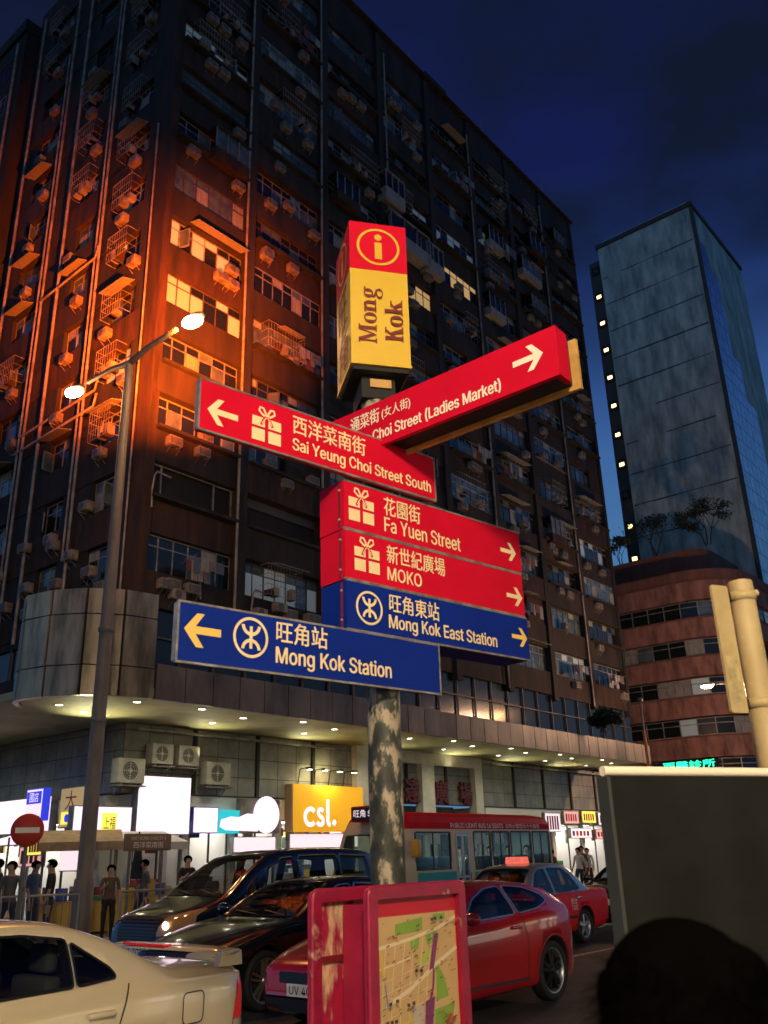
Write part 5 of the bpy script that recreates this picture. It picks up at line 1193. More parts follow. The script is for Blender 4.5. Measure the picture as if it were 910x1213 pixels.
def vehicle(name, label, cat, u, v, c, body_m, roof_m=None, group=None, turn=0.0):
    t = thing(name, label, cat, W(u, v, 0), A+turn, group)
    me = loft_body(c, body_m, roof_m).mesh('body'); cuts = []
    r = c['r']; w2 = max(p[1] for p in c['hw'])
    for x in c['axles']:
        for s in (-1, 1): cuts.append(cyl_cut(x, s*(w2-0.28) if s > 0 else -w2-0.3, w2+0.3 if s > 0 else -(w2-0.28), r+0.01, r*c.get('arch', 1.17)))
    pj = Proj(me)
    top, belt, hwf = pchip(c['top']), pchip(c['belt']), pchip(c['hw']); cx = [x for x in np.linspace(0.3, c['L']-0.05, 120) if top(x)-belt(x) > 0.19]; cx = list(np.linspace(cx[0], cx[-1], 22)); rows = []
    for x in cx:
        zB = belt(x)-0.03; zr = top(x)-c.get('rail', 0.075)-0.02; yb = hwf(x)*0.955-0.075; yr = hwf(x)*0.955-c.get('tumble', .42)*(zr-belt(x))-0.10
        rows.append([(x, -yb, zB), (x, yb, zB), (x, yr, zr), (x, yr*.6, top(x)-.055), (x, -yr*.6, top(x)-.055), (x, -yr, zr)])
    cb = MB(); n_ = 6; cb.add([p for r_ in rows for p in r_], [(i*n_+k, (i+1)*n_+k, (i+1)*n_+(k+1) % n_, i*n_+(k+1) % n_)[::-1] for i in range(len(rows)-1) for k in range(n_)]+[tuple(range(n_)), tuple(range((len(rows)-1)*n_, len(rows)*n_))[::-1]], M_cabin)
    def closed(mb):
        q = mb.mesh('cut'); bm = bmesh.new(); bm.from_mesh(q); bmesh.ops.recalc_face_normals(bm, faces=bm.faces[:]); bm.to_mesh(q); bm.free(); return q
    cuts.append(closed(cb))
    for wp in c['side_windows']:
        for (ya, yb_) in ((-1.4, -0.40), (0.40, 1.4)): cuts.append(closed(MB().prism(round_poly(wp, c.get('win_r', .05)), ya, yb_, M_cabin, plane='xz')))
    for key, dk_ in (('windshield', 'ws_dir'), ('rear_window', 'rw_dir')):
        wp = round_poly(c[key], .05)
        if c.get(dk_, 'top') == 'top': cuts.append(closed(MB().prism(wp, belt((c[key][0][0]+c[key][2][0])/2)-0.02, 2.6, M_cabin)))
        else: cuts.append(closed(MB().prism([(p[0], p[1]) for p in wp], c['L']-0.5, c['L']+0.4, M_cabin, plane='xy', M=Matrix(((0, 0, 1, 0), (1, 0, 0, 0), (0, 1, 0, 0), (0, 0, 0, 1))))))
    me = booled(me, cuts, 'body')
    xf = max(p[0] for p in c['side_windows'][0])-0.02; xb = cx[-1]-0.55; zb_ = belt(xf)-0.03
    for (x, ys) in ((xf, (-.36, .36)), (xb, (-.36, .36))):
        for yy in ys:
            q = MB(); q.box(x-.05, x+.06, yy-.22, yy+.22, zb_, min(zb_+.16, top(x)-.25), M_seatg, bev=.03); q.box(x, x+.09, yy-.12, yy+.12, zb_+.17, min(zb_+.34, top(x)-.12), M_seatg, bev=.03); q.build('seat', t)
    q = MB(); q.ring(0.36, zb_+.03, .155, .18, 0, M_black, n=24, M=Matrix.Translation((cx[0]+.45, 0, 0)) @ Matrix.Rotation(radians(-90), 4, 'Z') @ Matrix.Scale(-1, 4, (1, 0, 0))); q.build('steering_wheel', t)
    o = bpy.data.objects.new('body', me); COL.objects.link(o); o.parent = t
    dk = MB()
    for ln in c.get('lines', []):
        for s in ('near', 'far'): pj.line(dk, ln, 0.010, s, M_black, 0.0035)
    for x in c['axles']:
        for s in ('near', 'far'): pj.line(dk, [(x+r*1.19*cos(a), r+0.01+r*1.19*sin(a)) for a in np.linspace(0.12, pi-0.12, 20)], 0.022, s, body_m, 0.012)
    if c.get('moulding'):
        for s in ('near', 'far'): pj.line(dk, c['moulding'], c.get('mould_w', 0.05), s, c.get('mould_m', M_black), 0.012)
    dk.build('trim', t)
    for d in c.get('doors', []):
        for s in ('near', 'far'):
            b = MB(); pj.patch(b, round_poly(d['poly'], 0.06), s, d.get('m', body_m), 0.003, 0.05); dd = b.build('door', t)
            b = MB(); hx, hz = d['handle']
            h = pj.ray((hx, hz), s)
            if h[0] is not None:
                y = h[0].y; sg = -1 if s == 'near' else 1
                b.box(hx-0.095, hx+0.095, min(y+sg*0.004, y+sg*0.034), max(y+sg*0.004, y+sg*0.034), hz-0.02, hz+0.018, c.get('handle_m', body_m), bev=0.012); b.build('handle', dd)
    for wpoly in c['side_windows']:
        for s in ('near', 'far'):
            b = MB(); fr = round_poly(wpoly, c.get('win_r', 0.05)); pj.patch(b, fr, s, M_carglass, 0.0075, 0.05)
            if c.get('chrome'): pj.line(b, fr+[fr[0]], 0.018, s, M_trimc, 0.0095, 0.03)
            else: pj.line(b, fr+[fr[0]], 0.014, s, M_black, 0.0085, 0.03)
            b.build('side_window', t)
    b = MB(); ws = c['windshield']; pj.patch(b, round_poly(ws, 0.05), c.get('ws_dir', 'top'), M_carglass, 0.006, 0.06); b.build('windscreen', t)
    for (wa, wb) in ((-.55, -.06), (.0, .52)): b = MB(); pj.line(b, [(ws[0][0]+.02, wa), (ws[0][0]+.13, wb)], .022, c.get('ws_dir', 'top'), M_black, .014); b.build('wiper', t)
    b = MB(); pj.patch(b, round_poly(c['rear_window'], 0.05), c.get('rw_dir', 'top'), M_carglass, 0.006, 0.06); b.build('rear_window', t)
    for poly, d, m in c.get('headlights', []):
        for q in (poly, mx(poly) if d in ('front', 'top') else None):
            if q is None: continue
            b = MB(); pj.patch(b, round_poly(q, 0.03), d, m, 0.008, 0.03); b.build('headlight', t)
        if d in ('near',): b = MB(); pj.patch(b, round_poly(poly, 0.03), 'far', m, 0.008, 0.03); b.build('headlight', t)
    for poly, d in c.get('taillights', []):
        qs = [(poly, d)]+([(mx(poly), d)] if d == 'rear' else [(poly, 'far')])
        for q, dd in qs: b = MB(); pj.patch(b, round_poly(q, 0.03), dd, M_tail, 0.008, 0.03); b.build('tail_light', t)
    for poly, d, m, nm in c.get('patches', []):
        b = MB(); pj.patch(b, round_poly(poly, c.get('pr', 0.02)), d, m, 0.007, 0.04); b.build(nm, t)
    for x in c['axles']:
        for s in (-1, 1): wheel(t, x, s*(w2-0.03-0.10), r, 0.20, c['style'], s < 0)
    if c.get('mirror'):
        X, Z, m = c['mirror']
        for s in (-1, 1):
            h = pj.ray((X, Z), 'near'); y = abs(h[0].y)
            b = MB(); b.sphere((X-0.02, s*(y+0.13), Z+0.06), 0.12, m, 14, 10, sc=(0.55, 1.0, 0.62)); b.tube([(X, s*(y-0.02), Z), (X, s*(y+0.09), Z+0.03)], 0.028, M_black, 8); b.build('door_mirror', t)
    if c.get('plate'):
        for (px, d, txt, pm) in c['plate']:
            b = MB(); Q = Matrix.Translation((px, c.get('plate_y', 0.0), 0)) @ Matrix.Rotation(-pi/2 if d == 'front' else pi/2, 4, 'Z'); z = c['plate_z']
            b.box(-0.26, 0.26, -0.012, 0.0, z, z+0.115, pm, Q); b.text(txt, -0.22, 0.22, z+0.02, z+0.095, -0.014, M_black, Q, bold=0.02); b.build('number_plate', t)
    if c.get('extra'): c['extra'](t, pj, body_m)
    return t
M_plw = mat('white_plate', (0.75, 0.75, 0.70), 0.5); M_ply = mat('yellow_plate', (0.70, 0.50, 0.05), 0.5)
M_lampdim = mat('clear_headlamp', (0.50, 0.42, 0.32), 0.12, coat=1)

# --- beige saloon with boot spoiler
def ex_beige(t, pj, bm_):
    b = MB(); pts = []
    for y in np.linspace(-0.74, 0.74, 15):
        e = abs(y)/0.74; pts.append((4.40-0.16*(1-e*e)**1.0, y, 1.105-0.03*e**3))
    prof = [(-0.055, 0.0), (0.02, 0.022), (0.11, 0.03), (0.13, 0.015), (0.06, -0.008)]; vs = []; fs = []
    for p in pts:
        for q in prof: vs.append((p[0]+q[0], p[1], p[2]+q[1]))
    k = len(prof)
    for i in range(len(pts)-1):
        for j in range(k): fs.append((i*k+j, i*k+(j+1) % k, (i+1)*k+(j+1) % k, (i+1)*k+j))
    fs += [tuple(range(k))[::-1], tuple(range((len(pts)-1)*k, len(pts)*k))]
    b.add(vs, fs, bm_, True)
    for s in (-1, 1): b.prism([(4.34, 1.0), (4.55, 1.0), (4.54, 1.095), (4.36, 1.10)], s*0.70-0.035, s*0.70+0.035, bm_, plane='xz')
    b.build('spoiler', t)
    b = MB(); b.box(4.20, 4.28, -0.25, 0.25, 1.125, 1.14, M_tail); b.build('brake_light', t)
    b = MB(); pj.patch(b, round_poly([(3.93, .70), (4.11, .70), (4.13, .885), (3.94, .885)], .04), 'near', bm_, .005, .04); pj.line(b, round_poly([(3.93, .70), (4.11, .70), (4.13, .885), (3.94, .885)], .04)+[(3.93, .74)], .009, 'near', M_black, .007, .02); b.build('fuel_flap', t)
    b = MB(); pj.line(b, [(1.62, 1.30), (2.2, 1.385)], 0.03, 'near', mat('amber_visor', (0.6, 0.28, 0.02), 0.2, coat=1), 0.02); b.build('rain_visor', t)
M_beige = mat('beige_car_paint', (0.66, 0.56, 0.37), 0.28, metal=0.1, coat=1.0)
beige = dict(L=4.63, r=0.305, axles=(0.93, 3.60), top=[(0, .50), (.04, .66), (.35, .76), (1.15, .92), (1.35, .96), (1.9, 1.26), (2.3, 1.375), (2.7, 1.40), (3.1, 1.375), (3.45, 1.27), (3.95, 1.055), (4.15, 1.035), (4.5, 1.02), (4.59, .95), (4.63, .60)],
    belt=[(0, .60), (1.3, .89), (2.5, .925), (3.8, .965), (4.63, .95)], bot=[(0, .28), (.3, .20), (2, .19), (4.2, .22), (4.63, .34)], hw=[(0, .60), (.10, .72), (.35, .82), (.9, .865), (2.2, .875), (3.7, .868), (4.25, .82), (4.5, .76), (4.63, .66)], tumble=0.50,
    side_windows=[[(1.62, .985), (2.38, .985), (2.40, 1.30), (2.15, 1.29), (1.98, 1.23)], [(2.47, .985), (3.13, 1.005), (3.13, 1.265), (2.85, 1.305), (2.48, 1.31)], [(3.155, 1.005), (3.44, 1.03), (3.40, 1.085), (3.155, 1.25)]], win_r=0.03,
    windshield=[(1.36, -.60), (1.36, .60), (2.05, .50), (2.05, -.50)], rear_window=[(3.32, -.50), (3.90, -.60), (3.90, .60), (3.32, .50)],
    doors=[dict(poly=[(1.40, .30), (2.40, .28), (2.42, .965), (1.50, .955)], handle=(2.28, .80)), dict(poly=[(2.44, .28), (3.12, .32), (3.36, .62), (3.50, .98), (2.44, .975)], handle=(3.30, .845))],
    lines=[[(2.43, .28), (2.435, .98)], [(3.12, .32), (3.38, .62), (3.52, .99)], [(1.40, .28), (1.46, .95)], [(4.14, .50), (4.40, .53), (4.50, .90)]], moulding=None,
    taillights=[([(4.42, .66), (4.56, .68), (4.55, .90), (4.50, .91)], 'near'), ([(.42, .66), (.72, .66), (.74, .90), (.42, .90)], 'rear')], headlights=[([(-.70, .55), (-.35, .55), (-.35, .70), (-.70, .70)], 'front', M_lampdim)],
    style=ST_STEEL, mirror=(1.50, .95, M_beige), plate=[(4.64, 'rear', 'GK 3187', M_ply), (-0.005, 'front', 'GK 3187', M_plw)], plate_z=.55, extra=ex_beige)
vehicle('saloon_car', 'beige saloon car with a boot spoiler, cut by the left and bottom picture edges', 'car', 0.30, 6.20, beige, M_beige)

# --- black saloon with bright spoked wheels and chrome window line
M_blk = mat('black_car_paint', (0.006, 0.007, 0.008), 0.16, coat=1.0)
black = dict(L=4.78, r=0.335, axles=(0.90, 3.72), top=[(0, .50), (.05, .66), (.30, .76), (1.0, .93), (1.45, 1.00), (2.05, 1.31), (2.45, 1.435), (2.9, 1.465), (3.4, 1.42), (3.75, 1.30), (4.2, 1.10), (4.65, 1.06), (4.75, .95), (4.78, .6)],
    belt=[(0, .60), (1.4, .94), (2.5, .98), (3.8, 1.03), (4.78, 1.0)], bot=[(0, .25), (.3, .18), (2, .18), (4.3, .20), (4.78, .32)], hw=[(0, .58), (.10, .72), (.35, .84), (.9, .905), (2.2, .91), (3.8, .91), (4.3, .86), (4.6, .78), (4.78, .66)], tumble=0.50,
    side_windows=[[(1.80, 1.03), (2.62, 1.045), (2.63, 1.36), (2.40, 1.35), (2.12, 1.24)], [(2.70, 1.045), (3.42, 1.06), (3.72, 1.10), (3.45, 1.26), (3.15, 1.34), (2.71, 1.365)]], chrome=True,
    windshield=[(1.48, -.66), (1.48, .66), (2.32, .53), (2.32, -.53)], rear_window=[(3.50, -.52), (4.15, -.62), (4.15, .62), (3.50, .52)],
    doors=[dict(poly=[(1.56, .30), (2.62, .28), (2.66, 1.01), (1.66, 1.0)], handle=(2.48, .86)), dict(poly=[(2.68, .28), (3.34, .32), (3.55, .62), (3.66, 1.02), (2.69, 1.015)], handle=(3.46, .89))],
    lines=[[(2.67, .28), (2.68, 1.02)], [(1.54, .28), (1.62, .99)]], taillights=[([(4.45, .70), (4.70, .72), (4.68, .90), (4.5, .92)], 'near')],
    headlights=[([(-.78, .58), (-.40, .56), (-.38, .68), (-.76, .74)], 'front', M_lampdim)], patches=[([(-.36, .40), (.36, .40), (.40, .68), (-.40, .68)], 'front', M_black, 'grille')],
    style=ST_TEN, mirror=(1.78, 1.02, M_blk), plate=[(-0.01, 'front', 'PN 526', M_plw)], plate_z=.40, handle_m=M_blk)
bc = vehicle('saloon_car', 'black saloon car with bright double spoked wheels, between the beige car and the red coupe', 'car', 7.42, 9.80, black, M_blk)

# --- red coupe
M_redp = mat('red_car_paint', (0.46, 0.008, 0.010), 0.22, coat=1.0)
coupe = dict(L=4.25, r=0.335, axles=(0.87, 3.45), arch=1.13, top=[(0, .45), (.04, .62), (.25, .74), (.9, .90), (1.30, .96), (1.9, 1.24), (2.3, 1.365), (2.7, 1.395), (3.2, 1.37), (3.6, 1.29), (3.95, 1.13), (4.12, .98), (4.21, .80), (4.25, .50)],
    belt=[(0, .58), (1.3, .90), (2.4, .955), (3.3, 1.03), (3.9, 1.05), (4.25, .9)], bot=[(0, .24), (.3, .17), (2, .18), (3.9, .20), (4.25, .36)], hw=[(0, .60), (.10, .74), (.35, .85), (.85, .90), (1.8, .88), (2.6, .885), (3.4, .925), (3.9, .89), (4.12, .80), (4.25, .66)], tumble=0.55, rail=0.09,
    side_windows=[[(1.68, .97), (2.72, 1.005), (2.66, 1.325), (2.36, 1.30), (2.05, 1.20)], [(2.78, 1.01), (3.20, 1.05), (3.46, 1.12), (3.40, 1.20), (3.10, 1.295), (2.73, 1.325)]], win_r=0.06, chrome=True,
    windshield=[(1.36, -.62), (1.36, .62), (2.18, .50), (2.18, -.50)], rear_window=[(3.55, -.50), (4.0, -.54), (4.0, .54), (3.55, .50)],
    doors=[dict(poly=[(1.42, .34), (2.84, .32), (2.88, .70), (2.80, 1.0), (1.62, .95)], handle=(2.66, .87))],
    lines=[[(1.40, .34), (1.44, .70), (1.60, .95)], [(1.42, .33), (2.85, .31)], [(2.86, .32), (2.90, .70), (2.81, 1.01)], [(3.80, .45), (4.1, .55), (4.19, .75)]], moulding=[(1.35, .325), (2.9, .30)], mould_w=0.025, mould_m=M_chrome,
    taillights=[([(3.98, .80), (4.17, .74), (4.14, .92), (4.00, .97)], 'near'), ([(.45, .74), (.72, .74), (.70, .88), (.48, .90)], 'rear')],
    headlights=[([(-.80, .52), (-.42, .50), (-.40, .64), (-.74, .70)], 'front', M_lampdim)], patches=[([(-.40, .50), (.40, .50), (.42, .60), (-.42, .60)], 'front', M_black, 'grille'), ([(-.62, .24), (.62, .24), (.58, .36), (-.58, .36)], 'front', M_black, 'bumper_intake')],
    style=ST_BLACK, mirror=(1.66, .96, M_redp), plate=[(-0.012, 'front', 'UV 4093', M_plw)], plate_z=.385)
vehicle('coupe_car', 'glossy dark red coupe with black wheels, right behind the map stand', 'car', 7.28, 7.22, coupe, M_redp)

# --- red and silver taxi
M_taxi = mat('taxi_red_paint', (0.72, 0.008, 0.010), 0.42, coat=0.12, spec=0.2); M_silver = mat('taxi_silver_roof', (0.42, 0.42, 0.41), 0.32, metal=0.7, coat=0.6)
M_roofs = emat('taxi_roof_lamp', (1.0, 0.16, 0.10), 0.9)
def ex_taxi(t, pj, bm_):
    b = MB(); b.prism([(2.30, 1.50), (2.52, 1.50), (2.49, 1.62), (2.33, 1.62)], -0.21, 0.21, M_roofs, plane='xz')
    Q = Matrix.Translation((2.30, 0, 0)) @ Matrix.Rotation(-pi/2, 4, 'Z'); b.text('TAXI', -0.15, 0.15, 1.525, 1.60, -0.012, M_white, Q, bold=0.02)
    b.text('TAXI', 2.345, 2.475, 1.53, 1.595, -0.2125, M_white, bold=0.02); b.build('roof_sign', t)
    b = MB()
    for s in ('的士', 'TAXI'):
        z0, z1 = (0.73, 0.84) if s != 'TAXI' else (0.62, 0.71)
        y = pj.ray((3.0, 0.7), 'near')[0].y-0.012; b.text(s, 2.92, 3.16, z0, z1, y, M_white, bold=0.02)
    y = pj.ray((2.2, .80), 'near')[0].y-0.012; b.text('4 SEATS', 2.16, 2.46, .82, .87, y, M_white, bold=.01); b.build('door_lettering', t)
taxi = dict(L=4.69, r=0.315, axles=(0.80, 3.48), top=[(0, .50), (.03, .74), (.25, .84), (1.2, .95), (1.38, .98), (1.85, 1.34), (2.15, 1.465), (2.7, 1.505), (3.1, 1.49), (3.35, 1.41), (3.82, 1.04), (3.95, 1.01), (4.55, .98), (4.65, .90), (4.69, .50)],
    belt=[(0, .68), (1.3, .90), (2.5, .925), (3.8, .955), (4.69, .93)], bot=[(0, .30), (.3, .22), (2, .22), (4.2, .25), (4.69, .36)], hw=[(0, .68), (.08, .78), (.3, .83), (.9, .848), (2.2, .85), (3.6, .848), (4.3, .83), (4.6, .78), (4.69, .70)], tumble=0.40, roof_x=(1.45, 3.78),
    side_windows=[[(1.66, .965), (2.36, .965), (2.36, 1.39), (2.14, 1.375), (1.98, 1.30)], [(2.46, .965), (3.08, .975), (3.12, 1.32), (3.02, 1.385), (2.46, 1.40)], [(3.12, .98), (3.40, 1.0), (3.20, 1.28), (3.14, 1.31)]], win_r=0.03,
    windshield=[(1.40, -.62), (1.40, .62), (2.0, .54), (2.0, -.54)], rear_window=[(3.36, -.54), (3.78, -.60), (3.78, .60), (3.36, .54)],
    doors=[dict(poly=[(1.42, .32), (2.40, .32), (2.42, .94), (1.50, .93)], handle=(2.28, .82)), dict(poly=[(2.45, .32), (3.05, .34), (3.26, .62), (3.42, .95), (2.45, .94)], handle=(3.26, .84))],
    lines=[[(2.43, .32), (2.435, .95)], [(3.05, .34), (3.28, .62), (3.44, .95)], [(4.1, .45), (4.5, .45)]], moulding=[(1.2, .50), (3.12, .50)], mould_w=0.055,
    taillights=[([(4.50, .64), (4.65, .64), (4.63, .84), (4.52, .84)], 'near'), ([(.45, .62), (.74, .62), (.74, .84), (.45, .84)], 'rear')], headlights=[([(-.74, .60), (-.40, .60), (-.40, .74), (-.74, .74)], 'front', M_lampdim)],
    patches=[([(-.36, .58), (.36, .58), (.36, .74), (-.36, .74)], 'front', M_chrome, 'grille')], style=ST_STEEL, mirror=(1.62, .95, M_taxi), plate=[(4.70, 'rear', 'HC 8127', M_ply)], plate_z=.52, handle_m=M_chrome, extra=ex_taxi)
vehicle('taxi', 'red taxi with a silver roof and a small lit roof sign, behind the red coupe', 'taxi', 13.95, 10.30, taxi, M_taxi, M_silver)

# --- dark people carrier
M_van = mat('dark_blue_van_paint', (0.007, 0.012, 0.022), 0.18, coat=1.0)
M_hid = emat('dipped_headlamp', (1.0, 0.86, 0.80), 14.0)
M_gbar = mat('dark_grille_bar', (0.08, 0.08, 0.085), 0.35, metal=0.6)
def ex_van(t, pj, bm_):
    h = pj.ray((-.62, .84), 'front')[0]
    b = MB(); b.sphere((h.x-0.01, -.62, .84), 0.062, M_hid, 14, 8, sc=(.5, 1, 1)); b.build('lamp_bulb', t)
    b = MB()
    for k in range(7): pj.patch(b, [(-.46, .66+k*.042), (.46, .66+k*.042), (.46, .682+k*.042), (-.46, .682+k*.042)], 'front', M_gbar, 0.014, .06)
    b.build('grille_bar', t)
van = dict(L=4.85, r=0.335, axles=(0.92, 3.82), top=[(0, .55), (.04, .82), (.25, .98), (.75, 1.12), (1.0, 1.20), (1.6, 1.58), (2.05, 1.80), (2.5, 1.865), (3.3, 1.885), (4.2, 1.865), (4.62, 1.80), (4.76, 1.40), (4.83, 1.0), (4.85, .6)],
    belt=[(0, .72), (.9, 1.06), (2.0, 1.10), (3.5, 1.13), (4.85, 1.10)], bot=[(0, .28), (.3, .20), (2, .20), (4.4, .22), (4.85, .34)], hw=[(0, .62), (.10, .76), (.35, .86), (.9, .912), (2.2, .918), (4.2, .915), (4.6, .88), (4.80, .82), (4.85, .76)], tumble=0.26, rail=0.08,
    side_windows=[[(1.38, 1.16), (1.70, 1.16), (1.72, 1.46)], [(1.80, 1.16), (2.58, 1.16), (2.60, 1.70), (2.30, 1.69), (1.98, 1.58)], [(2.68, 1.16), (3.62, 1.17), (3.62, 1.72), (2.69, 1.72)], [(3.70, 1.17), (4.50, 1.18), (4.46, 1.68), (3.71, 1.72)]],
    windshield=[(1.02, -.70), (1.02, .70), (1.98, .60), (1.98, -.60)], rear_window=[(-.62, 1.25), (.62, 1.25), (.58, 1.68), (-.58, 1.68)], rw_dir='rear',
    doors=[dict(poly=[(1.52, .30), (2.58, .28), (2.62, 1.14), (1.60, 1.12)], handle=(2.42, 1.0)), dict(poly=[(2.66, .28), (3.36, .30), (3.60, .68), (3.66, 1.15), (2.66, 1.14)], handle=(2.82, 1.0))],
    lines=[[(2.64, .28), (2.64, 1.15)], [(3.70, 1.04), (4.75, 1.04)]], taillights=[([(4.70, .90), (4.82, .90), (4.74, 1.35), (4.66, 1.35)], 'near')],
    headlights=[([(-.86, .74), (-.48, .70), (-.50, .95), (-.82, 1.06)], 'front', mat('amber_clear_headlamp', (0.45, 0.24, 0.10), 0.12, coat=1)), ([(.10, .76), (.42, .84), (.50, 1.02), (.16, .95)], 'near', mat('amber_clear_headlamp', (0.45, 0.24, 0.10), 0.12, coat=1))], patches=[([(-.46, .62), (.46, .62), (.50, .96), (-.50, .96)], 'front', M_black, 'grille')],
    style=ST_TEN, mirror=(1.58, 1.14, M_van), plate=[(-0.012, 'front', 'RT 708', M_plw)], plate_z=.44, extra=ex_van)
vehicle('people_carrier', 'dark blue people carrier with one headlamp lit, left behind the black saloon', 'van', 8.75, 12.25, van, M_van)

# --- dark cars behind the taxi: copies of the black saloon
c2 = copy_tree(bc); c2.location = W(19.55, 10.45, 0); c2['label'] = 'dark saloon car whose pale front plate shows just behind the taxi'
c3 = copy_tree(bc); c3.location = W(33.4, 13.2, 0); c3.rotation_euler[2] = A+pi; c3['label'] = 'distant dark saloon car with a red tail lamp lit, behind the taxi boot'
b = MB(); b.sphere((4.70, 0.70, 0.86), 0.07, emat('brake_glow', (1.0, 0.05, 0.03), 6.0), 12, 8, sc=(.6, 1, .6)); b.build('brake_light', c3)

# --- red topped minibus, hollow, with seats
M_busred = mat('bus_red_roof', (0.62, 0.010, 0.016), 0.5, coat=0.0, col2=(0.52, 0.009, 0.014), scale=2, spec=0.1); M_buscream = mat('bus_cream', (0.62, 0.50, 0.30), 0.4, coat=0.4); M_busteal = mat('bus_teal_stripe', (0.02, 0.33, 0.37), 0.4, coat=0.4)
M_busglass = glassy('bus_glass', (0.78, 0.84, 0.80), 0.5)
bus = thing('minibus', 'cream and teal minibus with a red roof lettered PUBLIC LIGHT BUS 16 SEATS', 'minibus', W(16.75, 14.95, 0), A)
BL, BW = 7.5, 1.02
def bus_shell():
    b = MB(); rows = []; xs = [0, .03, .08, .18, .4, .8, 1.5, 3, 4.5, 6, 7.0, 7.3, 7.42, 7.48, 7.5]
    fx = pchip([(0, .0), (.5, .16), (1.0, .24), (1.9, .62), (2.3, .80), (2.75, 1.1)])
    n0 = None
    for x in xs:
        e = min(x/0.4, 1, (BL-x)/0.25); w = BW*(0.90+0.10*sin(pi/2*max(e, 0)))
        lean = max(0, 1-x/1.2)
        P = []
        for (yy, z) in ((0, .32), (.8, .32), (.97, .36), (1, .5), (1, 1.25), (.985, 1.28), (.965, 2.26), (.955, 2.30), (.945, 2.45), (.88, 2.60), (.7, 2.68), (.4, 2.72), (0, 2.735)):
            dz = -0.10*max(0, 1-min(x, BL-x)/0.25) if z > 2.4 else 0
            P.append((x+lean*max(0, z-1.05)*0.42, yy*w, z+dz))
        rows.append([(p[0], -p[1], p[2]) for p in P]+[(p[0], p[1], p[2]) for p in P[-2:0:-1]])
    n = len(rows[0]); vs = [p for r in rows for p in r]; fs = []
    for i in range(len(rows)-1):
        for k in range(n): fs.append((i*n+k, (i+1)*n+k, (i+1)*n+(k+1) % n, i*n+(k+1) % n))
    fs.append(tuple(range(n))); fs.append(tuple(range((len(rows)-1)*n, len(rows)*n))[::-1])
    b.add(vs, fs, M_buscream, False); ri = b.mi(M_busred); bi = b.mi(M_black)
    for q, f in enumerate(b.f):
        z = sum(b.v[v].z for v in f)/len(f)
        if len(f) == 4 and z > 2.28: b.m[q] = ri
    return b
def boxmesh(x0, x1, y0, y1, z0, z1, m):
    return MB().box(x0, x1, y0, y1, z0, z1, m).mesh('cut')
M_businn = mat('bus_interior', (0.22, 0.24, 0.22), 0.7)
WIN = [(0.98, 2.40, 1.36, 2.22), (3.42, 4.20, 1.32, 2.24), (4.28, 5.10, 1.32, 2.24), (5.18, 6.22, 1.32, 2.24), (6.32, 7.22, 1.32, 2.24)]
cuts = [boxmesh(0.75, 7.38, -0.94, 0.94, 0.62, 2.34, M_businn), boxmesh(2.62, 3.20, -1.3, -0.9, 0.45, 2.20, M_black), boxmesh(-0.3, 0.9, -0.80, 0.80, 1.34, 2.20, M_black)]
for (x0, x1, z0, z1) in WIN: cuts += [boxmesh(x0, x1, -1.3, -0.9, z0, z1, M_black), boxmesh(x0, x1, 0.9, 1.3, z0, z1, M_black)]
for x in (1.0, 5.9):
    for s in (-1, 1): cuts.append(cyl_cut(x, 0.70 if s > 0 else -1.3, 1.3 if s > 0 else -0.70, 0.37, 0.44))
me = booled(bus_shell().mesh('body'), cuts, 'body'); o = bpy.data.objects.new('body', me); COL.objects.link(o); o.parent = bus
for (x0, x1, z0, z1) in WIN:
    for s in (-1, 1):
        b = MB(); y = s*0.985*0.99; b.box(x0-0.01, x1+0.01, y-0.004, y+0.004, z0-0.01, z1+0.01, M_busglass)
        for (a, c, d, e) in ((x0-.02, x0+.025, z0, z1), (x1-.025, x1+.02, z0, z1), (x0+.025, x1-.025, z0-.02, z0+.02), (x0+.025, x1-.025, z1-.02, z1+.02), ((x0+x1)/2-.012, (x0+x1)/2+.012, z0+.02, z1-.02)): b.box(a, c, y-.014+s*.010, y+.014+s*.010, d, e, M_black)
        b.build('side_window', bus)
b = MB(); b.add([(0.10, -.82, 1.32), (0.10, .82, 1.32), (0.46, .80, 2.22), (0.46, -.80, 2.22)], [(0, 3, 2, 1)], M_busglass); b.build('windscreen', bus)
b = MB()
for (a, c) in ((2.63, 2.90), (2.92, 3.19)):
    for (p, q, z0, z1) in ((a, a+.035, .46, 2.19), (c-.035, c, .46, 2.19), (a+.035, c-.035, .46, .62), (a+.035, c-.035, 2.13, 2.19), (a+.035, c-.035, 1.15, 1.20)): b.box(p, q, -1.005, -.965, z0, z1, M_alloy)
    b.box(a+.03, c-.03, -.99, -.984, .60, 2.15, M_busglass)
b.build('door', bus)
for s in (-1, 1): MB().box(1.00, 2.56, s*1.026-0.004, s*1.026+0.004, 0.93, 1.315, M_busteal).build('teal_panel', bus); MB().box(3.35, 7.3, s*1.026-0.004, s*1.026+0.004, 0.90, 1.285, M_busteal).build('teal_panel', bus)
b = MB(); Q = Matrix.Translation((0, -0.985, 2.385)) @ Matrix.Rotation(radians(-12), 4, 'X')
b.text('PUBLIC LIGHT BUS 16 SEATS', 2.45, 4.85, -0.055, 0.060, -0.004, M_white, Q, bold=0.03); b.text('公共小型巴士十六座位', 4.97, 6.75, -0.055, 0.060, -0.004, M_white, Q, bold=0.02); b.build('roof_lettering', bus)
b = MB(); b.box(0.30, 0.62, -0.45, 0.45, 2.50, 2.86, M_busred, bev=0.03)
